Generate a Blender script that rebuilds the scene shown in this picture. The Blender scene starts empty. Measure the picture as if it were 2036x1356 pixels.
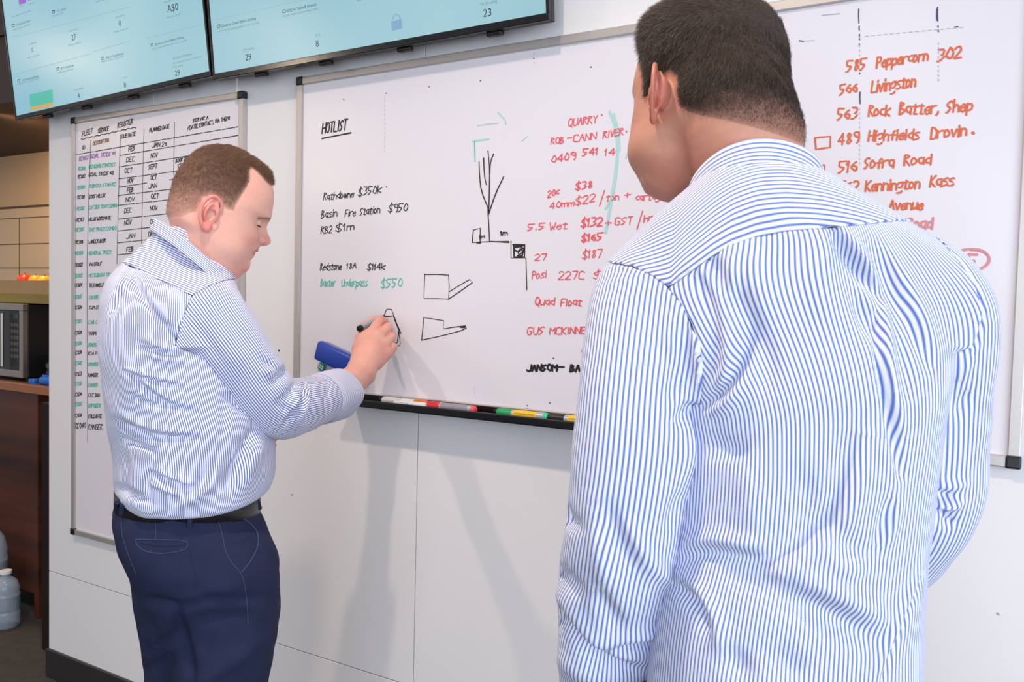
import bpy, bmesh, math, random
import numpy as np
from mathutils import Matrix, Vector

random.seed(7)
rng = np.random.default_rng(7)
SC = bpy.context.scene
COL = SC.collection

# ------------------------------------------------------------------ camera
YAW, PITCH, ROLL, FOC = .54324, .04449, .02402, 1.66      # FOC in half frame widths
ca, sa, cb, sb, cc, sc_ = math.cos(YAW), math.sin(YAW), math.cos(PITCH), math.sin(PITCH), math.cos(ROLL), math.sin(ROLL)
_R = np.array([[cc, -sc_, 0], [sc_, cc, 0], [0, 0, 1]]) @ np.array([[1, 0, 0], [0, cb, -sb], [0, sb, cb]]) @ np.array([[ca, 0, sa], [0, 1, 0], [-sa, 0, ca]])
_T = lambda r: np.array([r[0], r[2], -r[1]])
RIGHT, DOWN, FWD = _T(_R[0]), _T(_R[1]), _T(_R[2])
CAM = np.array([0., -1.8, 1.44])
cam_data = bpy.data.cameras.new('camera')
cam = bpy.data.objects.new('camera', cam_data)
COL.objects.link(cam)
cam.matrix_world = Matrix(((RIGHT[0], -DOWN[0], -FWD[0], CAM[0]), (RIGHT[1], -DOWN[1], -FWD[1], CAM[1]), (RIGHT[2], -DOWN[2], -FWD[2], CAM[2]), (0, 0, 0, 1)))
cam_data.sensor_width = 36
cam_data.lens = 18 * FOC
cam_data.clip_start = .02
cam_data.dof.use_dof = True
cam_data.dof.focus_distance = 1.75
cam_data.dof.aperture_fstop = 14.0
SC.camera = cam

# ------------------------------------------------------------------ light and exposure
SC.view_settings.view_transform = 'Standard'
SC.view_settings.look = 'None'
SC.view_settings.gamma = 1
SC.view_settings.exposure = 0.0
w = bpy.data.worlds.new('world')
SC.world = w
w.use_nodes = True
w.node_tree.nodes['Background'].inputs[0].default_value = (.88, .92, 1.0, 1)
w.node_tree.nodes['Background'].inputs[1].default_value = .48


def lamp(name, kind, loc, target, power, color, size=.1, size_y=None, **kw):
    d = bpy.data.lights.new(name, kind)
    d.energy = power
    d.color = color
    if kind == 'AREA':
        d.shape = 'RECTANGLE' if size_y else 'DISK'
        d.size = size
        if size_y: d.size_y = size_y
    else:
        d.shadow_soft_size = size
    for k, v in kw.items(): setattr(d, k, v)
    o = bpy.data.objects.new(name, d)
    COL.objects.link(o)
    o.location = loc
    o.rotation_euler = (Vector(target) - Vector(loc)).to_track_quat('-Z', 'Y').to_euler()
    return o


# daylight through the window wall behind the camera and a side window to the right
lamp('window_daylight', 'AREA', (1.5, -4.7, 1.35), (-.7, 0, 1.0), 128, (.78, .88, 1.0), 4.4, 2.6)
lamp('side_window_daylight', 'AREA', (3.1, -2.2, 1.7), (-.2, -.5, 1.3), 76, (.82, .90, 1.0), 1.8, 2.0)
# warm ceiling downlights: two near the wall, the others further into the room (they show in the screens and boards)
lamp('downlight', 'SPOT', (-.80, -1.30, 3.0), (-.80, -1.22, 0), 92, (1.0, .81, .66), .045, spot_size=2.5, spot_blend=1.)
lamp('downlight', 'SPOT', (-2.25, -1.30, 3.0), (-2.25, -1.2, 0), 74, (1.0, .81, .66), .045, spot_size=2.5, spot_blend=1.)
lamp('downlight', 'POINT', (-7.55, -3.2, 2.95), (0, 0, 0), 22, (1.0, .70, .46), .12)
lamp('downlight', 'POINT', (-5.35, -3.75, 2.95), (0, 0, 0), 16, (1.0, .78, .56), .16)
lamp('downlight', 'POINT', (-7.76, -6.4, 2.95), (0, 0, 0), 60, (1.0, .78, .56), .12)
lamp('downlight', 'POINT', (-.72, -3.46, 2.95), (0, 0, 0), 5, (1.0, .78, .56), .05)
lamp('kitchen_downlight', 'SPOT', (-4.0, .30, 2.22), (-4.1, .95, 1.4), 46, (1.0, .66, .36), .06, spot_size=2.7, spot_blend=.6)


# ------------------------------------------------------------------ pixel helpers (frame 2036 x 1356)
def ray(x, y):
    return RIGHT * ((x - 1018) / 1018 / FOC) + DOWN * ((y - 678) / 1018 / FOC) + FWD


def at(x, y, d):
    return CAM + ray(x, y) * d


def on_plane(x, y, p0, n):
    r = ray(x, y)
    return CAM + r * (np.dot(np.asarray(p0) - CAM, n) / np.dot(r, n))


def on_wall(x, y, Y=0.):
    return on_plane(x, y, (0, Y, 0), (0, 1, 0))


# ------------------------------------------------------------------ materials
def lin(c):
    if isinstance(c, str):
        c = tuple(int(c[i:i + 2], 16) / 255 for i in (0, 2, 4))
    return tuple(x / 12.92 if x <= .04045 else ((x + .055) / 1.055) ** 2.4 for x in c) + (1,)


def mat(name, color, rough=.6, metal=0., var=.06, scale=40., bump=0., bscale=300., spec=.5, emit=None, estr=0., coat=0., trans=0., alpha=1., detail=4):
    m = bpy.data.materials.new(name)
    m.use_nodes = True
    nt = m.node_tree
    b = nt.nodes['Principled BSDF']
    c = lin(color)
    tc = nt.nodes.new('ShaderNodeTexCoord')
    if var:
        nz = nt.nodes.new('ShaderNodeTexNoise')
        nz.inputs['Scale'].default_value = scale
        nz.inputs['Detail'].default_value = detail
        nt.links.new(tc.outputs['Object'], nz.inputs['Vector'])
        mx = nt.nodes.new('ShaderNodeMix')
        mx.data_type = 'RGBA'
        nt.links.new(nz.outputs['Fac'], mx.inputs[0])
        mx.inputs[6].default_value = tuple(x * (1 - var) for x in c[:3]) + (1,)
        mx.inputs[7].default_value = tuple(min(1, x * (1 + var)) for x in c[:3]) + (1,)
        nt.links.new(mx.outputs[2], b.inputs['Base Color'])
    else:
        b.inputs['Base Color'].default_value = c
    b.inputs['Roughness'].default_value = rough
    b.inputs['Metallic'].default_value = metal
    b.inputs['Specular IOR Level'].default_value = spec
    b.inputs['Coat Weight'].default_value = coat
    b.inputs['Transmission Weight'].default_value = trans
    b.inputs['Alpha'].default_value = alpha
    if emit:
        b.inputs['Emission Color'].default_value = lin(emit)
        b.inputs['Emission Strength'].default_value = estr
    if bump:
        n2 = nt.nodes.new('ShaderNodeTexNoise')
        n2.inputs['Scale'].default_value = bscale
        n2.inputs['Detail'].default_value = 5
        nt.links.new(tc.outputs['Object'], n2.inputs['Vector'])
        bp = nt.nodes.new('ShaderNodeBump')
        bp.inputs['Strength'].default_value = bump
        bp.inputs['Distance'].default_value = .002
        nt.links.new(n2.outputs['Fac'], bp.inputs['Height'])
        nt.links.new(bp.outputs['Normal'], b.inputs['Normal'])
    return m


M = {}
M['wall'] = mat('wall_paint', 'eae7e8', .55, var=.012, scale=6, bump=.06, bscale=500)
M['wall_core'] = mat('wall_seam', '6b6462', .8)
M['base'] = mat('baseboard_vinyl', '2c2a2b', .45, var=.1)
M['carpet'] = mat('carpet', '4a4440', .95, var=.45, scale=22, bump=1., bscale=900, detail=8)
M['board'] = mat('whiteboard_enamel', 'e4dfe5', .22, var=.01, scale=3, spec=.35)
M['alu'] = mat('brushed_aluminium', 'c6bfba', .38, .6, var=.05, scale=200)
M['black_plastic'] = mat('black_plastic', '17171a', .4, var=.1)
M['tray'] = mat('black_tray', '101013', .3, var=.1)
M['bezel'] = mat('gloss_black', '0d0d0f', .16, var=.05)
M['dark_wood'] = mat('dark_wood', '3a211c', .45, var=.3, scale=9)
M['tile'] = mat('cream_wall', 'd6b48c', .5, var=.03, scale=5)
M['steel'] = mat('brushed_steel', 'a89f98', .35, .9, var=.08, scale=120)
M['glass_black'] = mat('oven_glass', '0c0a0a', .12, var=.05)
M['white_plastic'] = mat('white_plastic', 'f2f0f0', .35, var=.02)
M['grey_plastic'] = mat('grey_plastic', 'a6a5ad', .35, var=.03)


# ------------------------------------------------------------------ object helpers
def tag(o, label=None, cat=None, group=None, kind=None):
    if label: o['label'] = label
    if cat: o['category'] = cat
    if group: o['group'] = group
    if kind: o['kind'] = kind
    return o


def link(o, parent=None):
    COL.objects.link(o)
    if parent is not None:
        o.parent = parent
        o.matrix_parent_inverse = parent.matrix_world.inverted()
    return o


def empty(name, loc=(0, 0, 0)):
    o = bpy.data.objects.new(name, None)
    o.empty_display_size = .05
    o.location = loc
    COL.objects.link(o)
    bpy.context.view_layer.update()
    return o


def mesh_obj(name, verts, faces, m, parent=None, smooth=False):
    me = bpy.data.meshes.new(name)
    me.from_pydata([tuple(map(float, v)) for v in verts], [], faces)
    me.validate()
    if smooth: me.polygons.foreach_set('use_smooth', [True] * len(me.polygons))
    me.materials.append(m)
    return link(bpy.data.objects.new(name, me), parent)


class B:
    """Collects boxes, tubes and profiles into one mesh."""
    def __init__(self):
        self.bm = bmesh.new()

    def box(self, lo, hi, bevel=0., mtx=None, seg=2):
        r = bmesh.ops.create_cube(self.bm, size=1)
        vs = r['verts']
        lo, hi = Vector(lo), Vector(hi)
        for v in vs:
            v.co = Vector(((v.co.x + .5) * (hi.x - lo.x) + lo.x, (v.co.y + .5) * (hi.y - lo.y) + lo.y, (v.co.z + .5) * (hi.z - lo.z) + lo.z))
        if bevel:
            es = list({e for v in vs for e in v.link_edges})
            r2 = bmesh.ops.bevel(self.bm, geom=es, offset=bevel, segments=seg, affect='EDGES', profile=.5)
            vs = list({v for f in r2['faces'] for v in f.verts} | {v for v in vs if v.is_valid})
        if mtx is not None:
            bmesh.ops.transform(self.bm, matrix=mtx, verts=[v for v in vs if v.is_valid])
        return self

    def tube(self, pts, rad, n=12, caps=True):
        pts = [Vector(p) for p in pts]
        rad = rad if hasattr(rad, '__len__') else [rad] * len(pts)
        rings = []
        up = None
        for i, p in enumerate(pts):
            t = (pts[min(i + 1, len(pts) - 1)] - pts[max(i - 1, 0)]).normalized()
            if up is None:
                up = t.orthogonal().normalized()
            up = (up - t * up.dot(t)).normalized()
            s = t.cross(up)
            rings.append([self.bm.verts.new(p + (up * math.cos(2 * math.pi * k / n) + s * math.sin(2 * math.pi * k / n)) * rad[i]) for k in range(n)])
        for a_, b_ in zip(rings, rings[1:]):
            for k in range(n):
                self.bm.faces.new((a_[k], a_[(k + 1) % n], b_[(k + 1) % n], b_[k]))
        if caps:
            self.bm.faces.new(rings[0][::-1])
            self.bm.faces.new(rings[-1])
        return self

    def lathe(self, prof, origin=(0, 0, 0), n=24, mtx=None):
        """prof: list of (radius, z)."""
        rings = []
        for r, z in prof:
            rings.append([self.bm.verts.new(Vector((origin[0] + r * math.cos(2 * math.pi * k / n), origin[1] + r * math.sin(2 * math.pi * k / n), origin[2] + z))) for k in range(n)])
        for a_, b_ in zip(rings, rings[1:]):
            for k in range(n):
                self.bm.faces.new((a_[k], a_[(k + 1) % n], b_[(k + 1) % n], b_[k]))
        self.bm.faces.new(rings[0][::-1])
        self.bm.faces.new(rings[-1])
        if mtx is not None:
            bmesh.ops.transform(self.bm, matrix=mtx, verts=[v for r in rings for v in r])
        return self

    def prism(self, poly, y0, y1):
        """polygon in (x, z) extruded along y."""
        a_ = [self.bm.verts.new((p[0], y0, p[1])) for p in poly]
        b_ = [self.bm.verts.new((p[0], y1, p[1])) for p in poly]
        n = len(poly)
        for k in range(n):
            self.bm.faces.new((a_[k], a_[(k + 1) % n], b_[(k + 1) % n], b_[k]))
        self.bm.faces.new(a_[::-1])
        self.bm.faces.new(b_)
        return self

    def build(self, name, m, parent=None, smooth=False):
        bmesh.ops.recalc_face_normals(self.bm, faces=self.bm.faces)
        me = bpy.data.meshes.new(name)
        self.bm.to_mesh(me)
        self.bm.free()
        me.materials.append(m)
        if smooth:
            me.polygons.foreach_set('use_smooth', [True] * len(me.polygons))
            try: me.set_sharp_from_angle(angle=.7)
            except Exception: pass
        return link(bpy.data.objects.new(name, me), parent)


def copy_tree(o, parent=None):
    c = o.copy()
    COL.objects.link(c)
    if parent is not None:
        c.parent = parent
        c.matrix_parent_inverse = o.matrix_parent_inverse
    for ch in list(o.children):
        copy_tree(ch, c)
    return c
# ================================================================== the setting
# wall: panels with hairline joints on a dark core
X0, X1, ZT = -3.085, 2.6, 3.05
b = B()
cols = [X0, -2.483, -1.373, -.263, .85, X1]
rows = [.0, .399, ZT]
g = .0012
for i in range(len(cols) - 1):
    for j in range(2):
        b.box((cols[i] + (g if i else 0), 0, rows[j] + (g if j else 0)), (cols[i + 1] - (g if i < len(cols) - 2 else 0), .02, rows[j + 1] - g), .0008, seg=1)
tag(b.build('wall_back', M['wall']), kind='structure')
b = B().box((X0 + .001, .003, 0), (X1, .09, ZT))
tag(b.build('wall_back_core', M['wall_core']), kind='structure')
b = B().box((X0 - .004, -.012, 0), (X1, 0, .107), .003)
tag(b.build('baseboard_back', M['base']), kind='structure')
b = B().box((-9.5, -7, -.05), (4.5, 1.6, 0))
tag(b.build('floor', M['carpet']), kind='structure')
# kitchen recess to the left, beyond the end of the wall
b = B()
for xa, xb in ((-9.0, -4.552), (-4.549, -2.2)):
    b.box((xa, .98, 0), (xb, 1.06, 2.9), .001, seg=1)
tag(b.build('wall_kitchen', M['tile']), kind='structure')
M['bulkhead'] = mat('bulkhead_brown', '3b2a22', .6, var=.1, scale=6)
b = B().box((-9.0, .20, 2.235), (-2.6, 1.0, 2.9), .004)
b.box((-9.0, .188, 2.52), (-2.6, .2, 2.55))
tag(b.build('ceiling_bulkhead', M['bulkhead']), kind='structure')
# little screws and specks on the wall
M['speck'] = mat('speck', '2a2626', .5)
M['screw_head'] = mat('painted_screw', 'b9b3b0', .4)
for (px, py, r_, m_) in ((555, 697, .0028, 'speck'), (581, 983, .003, 'screw_head'), (1985, 1220, .0024, 'screw_head')):
    p = on_wall(px, py)
    d = B().lathe([(r_, 0), (r_, .0015), (r_ * .4, .0025)], n=10, mtx=Matrix.Translation((p[0], 0, p[2])) @ Matrix.Rotation(math.pi / 2, 4, 'X')).build('trim_screw', M[m_])
    tag(d, kind='structure')

# ================================================================== kitchen things
bench = empty('kitchen_bench', (-3.5, .55, 0))
tag(bench, 'dark brown kitchen bench with a timber edged top beyond the wall end', 'kitchen bench')
b = B().box((-5.0, .30, .10), (-3.70, .92, 1.0), .003)
for z in (.42, .72):
    b.box((-5.0, .297, z - .001), (-3.71, .301, z + .001))
b.build('cabinet_body', M['dark_wood'], bench)
B().box((-5.0, .37, 0), (-3.72, .9, .1)).build('kickboard', M['black_plastic'], bench)
M['dark_panel'] = mat('dark_panel', '1f1512', .6, var=.25, scale=10, spec=.25)
B().box((-3.698, .29, 0), (-3.67, .92, 1.0), .003).build('end_panel', M['dark_wood'], bench)
B().box((-3.345, .12, 0), (-2.9, .90, .999), .003).build('side_panel', M['dark_panel'], bench)
nt = M['dark_wood'].node_tree
mp_ = nt.nodes.new('ShaderNodeMapping'); mp_.inputs['Scale'].default_value = (.35, .35, 4.5)
tc_ = nt.nodes.new('ShaderNodeTexCoord'); nz_ = nt.nodes.new('ShaderNodeTexNoise'); nz_.inputs['Scale'].default_value = 2.2; nz_.inputs['Detail'].default_value = 8
rp_ = nt.nodes.new('ShaderNodeValToRGB')
rp_.color_ramp.elements[0].position = .3; rp_.color_ramp.elements[0].color = lin('2c1611')
rp_.color_ramp.elements[1].position = .75; rp_.color_ramp.elements[1].color = lin('6a3520')
nt.links.new(tc_.outputs['Object'], mp_.inputs[0]); nt.links.new(mp_.outputs[0], nz_.inputs['Vector']); nt.links.new(nz_.outputs['Fac'], rp_.inputs[0]); nt.links.new(rp_.outputs[0], nt.nodes['Principled BSDF'].inputs['Base Color'])
M['bench_top'] = mat('bench_top', '5b4538', .35, var=.2, scale=12)
B().box((-5.0, .27, 1.0), (-2.5, .95, 1.038), .004).build('worktop', M['bench_top'], bench)
M['edge_wood'] = mat('edge_wood', 'a4643c', .4, var=.2, scale=14)
B().box((-5.0, .258, 1.0), (-2.5, .27, 1.036), .002).build('timber_edge', M['edge_wood'], bench)

mw = empty('microwave', (-4.0, .5, 1.04))
tag(mw, 'stainless framed black microwave oven on the kitchen bench', 'microwave')
B().box((-4.30, .33, 1.052), (-3.817, .72, 1.385), .006).build('casing', M['black_plastic'], mw)
b = B().box((-4.30, .305, 1.052), (-3.817, .332, 1.085), .004).box((-4.30, .305, 1.352), (-3.817, .332, 1.385), .004).box((-3.842, .305, 1.08), (-3.817, .332, 1.356), .004)
b.build('door_frame', M['steel'], mw)
dr = B().box((-4.30, .312, 1.083), (-3.927, .331, 1.354), .002).build('door', M['glass_black'], mw)
B().tube([(-3.942, .285, 1.1), (-3.942, .285, 1.34)], .008).build('handle', M['steel'], dr)
cp = B().box((-3.926, .310, 1.083), (-3.843, .331, 1.354), .002).build('control_panel', M['black_plastic'], mw)
b = B()
for r_ in range(6):
    for c_ in range(3):
        b.box((-3.914 + c_ * .022, .3085, 1.14 + r_ * .028), (-3.899 + c_ * .022, .311, 1.156 + r_ * .028), .001, seg=1)
M['key_grey'] = mat('key_grey', '5d5855', .5)
b.build('keypad', M['key_grey'], cp)
M['display'] = mat('display_dark', '2a3338', .2)
B().box((-3.914, .3085, 1.318), (-3.854, .311, 1.34)).build('display', M['display'], cp)
b = B()
for x in (-4.27, -3.842):
    for y in (.36, .69):
        b.box((x - .015, y - .015, 1.038), (x + .015, y + .015, 1.053))
b.build('foot', M['black_plastic'], mw)

fb = empty('fruit_box', (-3.95, .5, 1.386))
tag(fb, 'open cardboard fruit box on top of the microwave', 'box')
M['card'] = mat('cardboard', 'a98a63', .8, var=.1, scale=20)
M['card_olive'] = mat('cardboard_printed', '8c7a3e', .7, var=.1, scale=25)
b = B().box((-4.30, .34, 1.386), (-3.62, .69, 1.39)).box((-4.30, .34, 1.386), (-3.62, .346, 1.49)).box((-4.30, .684, 1.386), (-3.62, .69, 1.49)).box((-4.30, .34, 1.386), (-4.294, .69, 1.49)).box((-3.626, .34, 1.386), (-3.62, .69, 1.49))
b.build('carton', M['card'], fb)
B().box((-4.30, .338, 1.388), (-3.62, .341, 1.43)).build('printed_band', M['card_olive'], fb)
B().box((-4.29, .348, 1.391), (-3.63, .682, 1.458), .01).build('packing_paper', M['card'], fb)


def apple(loc, r_, color, label, name):
    o = empty(name, loc)
    tag(o, label, 'fruit', 'fruit in the cardboard box')
    prof = []
    for k in range(15):
        t = math.pi * k / 14
        rr = r_ * math.sin(t) * (1 + .12 * math.cos(t))
        prof.append((max(rr, .0006), -r_ * .88 * math.cos(t) - (.16 * r_ * max(0, 1 - rr / (r_ * .45)) if k > 10 else 0)))
    B().lathe(prof, n=20, mtx=Matrix.Translation(loc)).build('flesh', mat(name + '_skin', color, .35, var=.15, scale=20), o, smooth=True)
    B().tube([(loc[0], loc[1], loc[2] + r_ * .68), (loc[0] + .004, loc[1], loc[2] + r_ * .98)], .0016, 6).build('stem', M['dark_wood'], o)


apple((-4.054, .45, 1.496), .034, 'cf3f22', 'red apple showing above the rim of the cardboard box', 'apple')
apple((-3.982, .46, 1.492), .032, 'e6a42c', 'yellow apple between the red apple and the lemon in the cardboard box', 'yellow_apple')
apple((-3.893, .45, 1.490), .031, 'edb838', 'yellow lemon in the cardboard box touching the edge of the white wall', 'lemon')
bag = empty('plastic_bag', (-3.67, .42, 1.04))
tag(bag, 'crumpled dark plastic bag beside the microwave', 'bag')
bm_ = bmesh.new()
bmesh.ops.create_icosphere(bm_, subdivisions=4, radius=1)
for v in bm_.verts:
    n_ = math.sin(v.co.x * 7 + v.co.y * 5) * .12 + math.sin(v.co.z * 11 + v.co.x * 9) * .09 + math.sin(v.co.y * 17) * .06
    k = 1 + n_
    v.co = Vector((v.co.x * .085 * k - 3.70, v.co.y * .07 * k + .43, max(v.co.z, -.75) * .066 * k + 1.038 + .05))
zmin = min(v.co.z for v in bm_.verts)
for v in bm_.verts: v.co.z -= zmin - 1.0385
me = bpy.data.meshes.new('bag_film'); bm_.to_mesh(me); bm_.free()
M['bag'] = mat('bag_film', '3a3638', .25, var=.3, scale=30)
me.materials.append(M['bag'])
me.polygons.foreach_set('use_smooth', [True] * len(me.polygons))
link(bpy.data.objects.new('bag_film', me), bag)
M['blue'] = mat('bright_blue_plastic', '1866c4', .35, var=.1)
lid = empty('bottle_cap', (-3.715, .30, 1.04))
tag(lid, 'small round blue cap beside the bright blue pouch on the bench', 'cap')
B().lathe([(.02, 0), (.021, .012), (.018, .02)], (-3.715, .30, 1.038)).build('cap_shell', M['blue'], lid)
sp = empty('blue_pouch', (-3.62, .30, 1.04))
tag(sp, 'bright blue pouch in front of the crumpled plastic bag', 'pouch')
B().box((-3.66, .285, 1.038), (-3.58, .325, 1.072), .012, seg=3).build('pouch_body', M['blue'], sp, smooth=True)
B().box((-3.655, .300, 1.070), (-3.585, .312, 1.080), .003).build('pouch_seal', M['blue'], sp, smooth=True)

M['pet'] = mat('clear_pet', 'b9c6d6', .12, var=.04, alpha=.55)
M['pet_label'] = mat('bottle_label', '8f9ba8', .5, var=.15, scale=60)
M['barcode'] = mat('label_stripes', 'd9dde2', .5)


def water_bottle(loc, label, h=.36, r_=.075):
    o = empty('water_bottle', loc)
    tag(o, label, 'bottle', 'water bottles on the kitchen floor')
    prof = [(r_ * .9, 0), (r_, .012), (r_, .10), (r_ * .95, .11), (r_, .12), (r_, .22), (r_ * .93, .235), (r_ * .99, .25), (r_ * .8, .30), (r_ * .35, .335), (.02, .34), (.02, .352)]
    prof = [(a_, z * h / .36) for a_, z in prof]
    B().lathe(prof, loc, 28).build('bottle_shell', M['pet'], o, smooth=True)
    B().lathe([(.023, h * .975), (.024, h * .98), (.024, h * 1.03), (.018, h * 1.035)], loc).build('cap', M['white_plastic'], o)
    lb = B().lathe([(r_ * 1.004, h * .36), (r_ * 1.006, h * .362), (r_ * 1.006, h * .58), (r_ * 1.004, h * .582)], loc, 28).build('paper_label', M['pet_label'], o)
    b_ = B()
    for k in range(7):
        t = -1.9 + k * .11
        c_, s_ = math.cos(t) * r_ * 1.01, math.sin(t) * r_ * 1.01
        b_.box((loc[0] + c_ - .002, loc[1] + s_ - .002, loc[2] + h * .06), (loc[0] + c_ + .002, loc[1] + s_ + .002, loc[2] + h * .3))
    b_.build('rib', M['barcode'], o)


water_bottle((-3.70, .17, 0), 'clear water bottle standing on the carpet in front of the brown bench', .235, .055)
water_bottle((-3.885, .205, 0), 'taller clear water bottle half out of frame behind the other bottle', .42, .066)

# planner board on the kitchen wall
pl = empty('wall_planner', (-3.9, .97, 1.5))
tag(pl, 'wide gridded planner sheet on the warm lit kitchen wall above the fruit box', 'planner')
M['planner'] = mat('planner_sheet', 'dcbf98', .45, var=.02)
M['line'] = mat('grey_brown_line', '5b4a3c', .7)
PZ = lambda py: on_wall(50, py, .97)[2]
B().box((-8.0, .972, 1.2), (-2.4, .98, PZ(413))).build('sheet', M['planner'], pl)
b = B().box((-8.0, .966, PZ(413)), (-2.4, .98, PZ(409)))
b.build('top_rail', M['line'], pl)
b = B()
for py in (433, 485, 533):
    b.box((-8, .970, PZ(py) - .0025), (-2.4, .973, PZ(py) + .0025))
for px in (38, 150):
    xx = on_wall(px, 470, .97)[0]
    b.box((xx - .0025, .970, 1.2), (xx + .0025, .973, PZ(434)))
b.build('grid_line', M['line'], pl)
# ================================================================== handwriting (single-stroke letters)
# digit pairs xy on a grid: baseline y=2, x-height y=6, cap height y=8, descender y=0
GLY = {
 'A': '02282842 1535', 'B': '0208 08283716 05 0525443312 02', 'C': '4738180704031242 ', 'D': '0208 08284643321202', 'E': '480808020242 0535', 'F': '48080802 0535',
 'G': '47381807040312324435 25', 'H': '0208 4248 0545', 'I': '2228', 'J': '4843321203', 'K': '0802 48050542', 'L': '08020242', 'M': '0208082525484842', 'N': '020808424248',
 'O': '1806041332444638 18', 'P': '0208 0828473505', 'Q': '1806041232444638 18 2341', 'R': '0208 08284706 06 0642', 'S': '473817061534231202', 'T': '0848 2822', 'U': '0804123244 48',
 'V': '08222248', 'W': '0812122525323248', 'X': '0842 0248', 'Y': '082548 2522', 'Z': '084848020242',
 'a': '4636160513334446 42', 'b': '0802 0526364412 03', 'c': '46260513 43', 'd': '4842 463605133343', 'e': '044445361504123243', 'f': '47372622 0545', 'g': '46361605 13334446 41301000', 'h': '0802 04264542', 'i': '2622 2827',
 'j': '2621 10 2827', 'k': '0802 46040442', 'l': '2822', 'm': '0602 052622 254642', 'n': '0602 05264542', 'o': '26160503123344352616', 'p': '0600 0526454312 03', 'q': '4640 463605133343', 'r': '0602 052646',
 's': '46260534 4332 02', 't': '27231242 0646', 'u': '0603123344 46 4642', 'v': '06222246', 'w': '0612122626323246', 'x': '0642 0246', 'y': '0613 464130', 'z': '064646020242',
 '0': '28160413324446 28', '1': '16282822', '2': '0718384635020242', '3': '08483525 443312 02', '4': '38040444 3732', '5': '4808080535341202', '6': '37160423324435 15', '7': '08484822', '8': '3728172544332213253637', '9': '4635160718384743 32',
 '$': '473817061534433212 03 2921', '/': '1149', '+': '0545 2723', '.': '2223', ',': '2322 11', '-': '0545', '#': '1317 3337 0444 0646', '(': '38160412', ')': '08262412', '@': '3625 34454716030232',
}
GLY = {k: [[(int(s[i]), int(s[i + 1])) for i in range(0, len(s) - 1, 2)] for s in [q.replace(' ', '') if False else q for q in v.split(' ')] if len(s) >= 2] for k, v in GLY.items()}
# a stroke broken by a blank in the table above continues from its last point when it is a single pair
for k, v in GLY.items():
    out = []
    for s in v:
        if len(s) == 1 and out: out[-1] = out[-1] + s
        elif len(s) > 1: out.append(s)
    GLY[k] = out


def smooth_line(p, n=2):
    p = [np.array(q, float) for q in p]
    if len(p) < 3: return p
    for _ in range(n):
        q = [p[0]]
        for a_, b_ in zip(p, p[1:]):
            q += [a_ * .75 + b_ * .25, a_ * .25 + b_ * .75]
        q.append(p[-1])
        p = q
    return p


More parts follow.
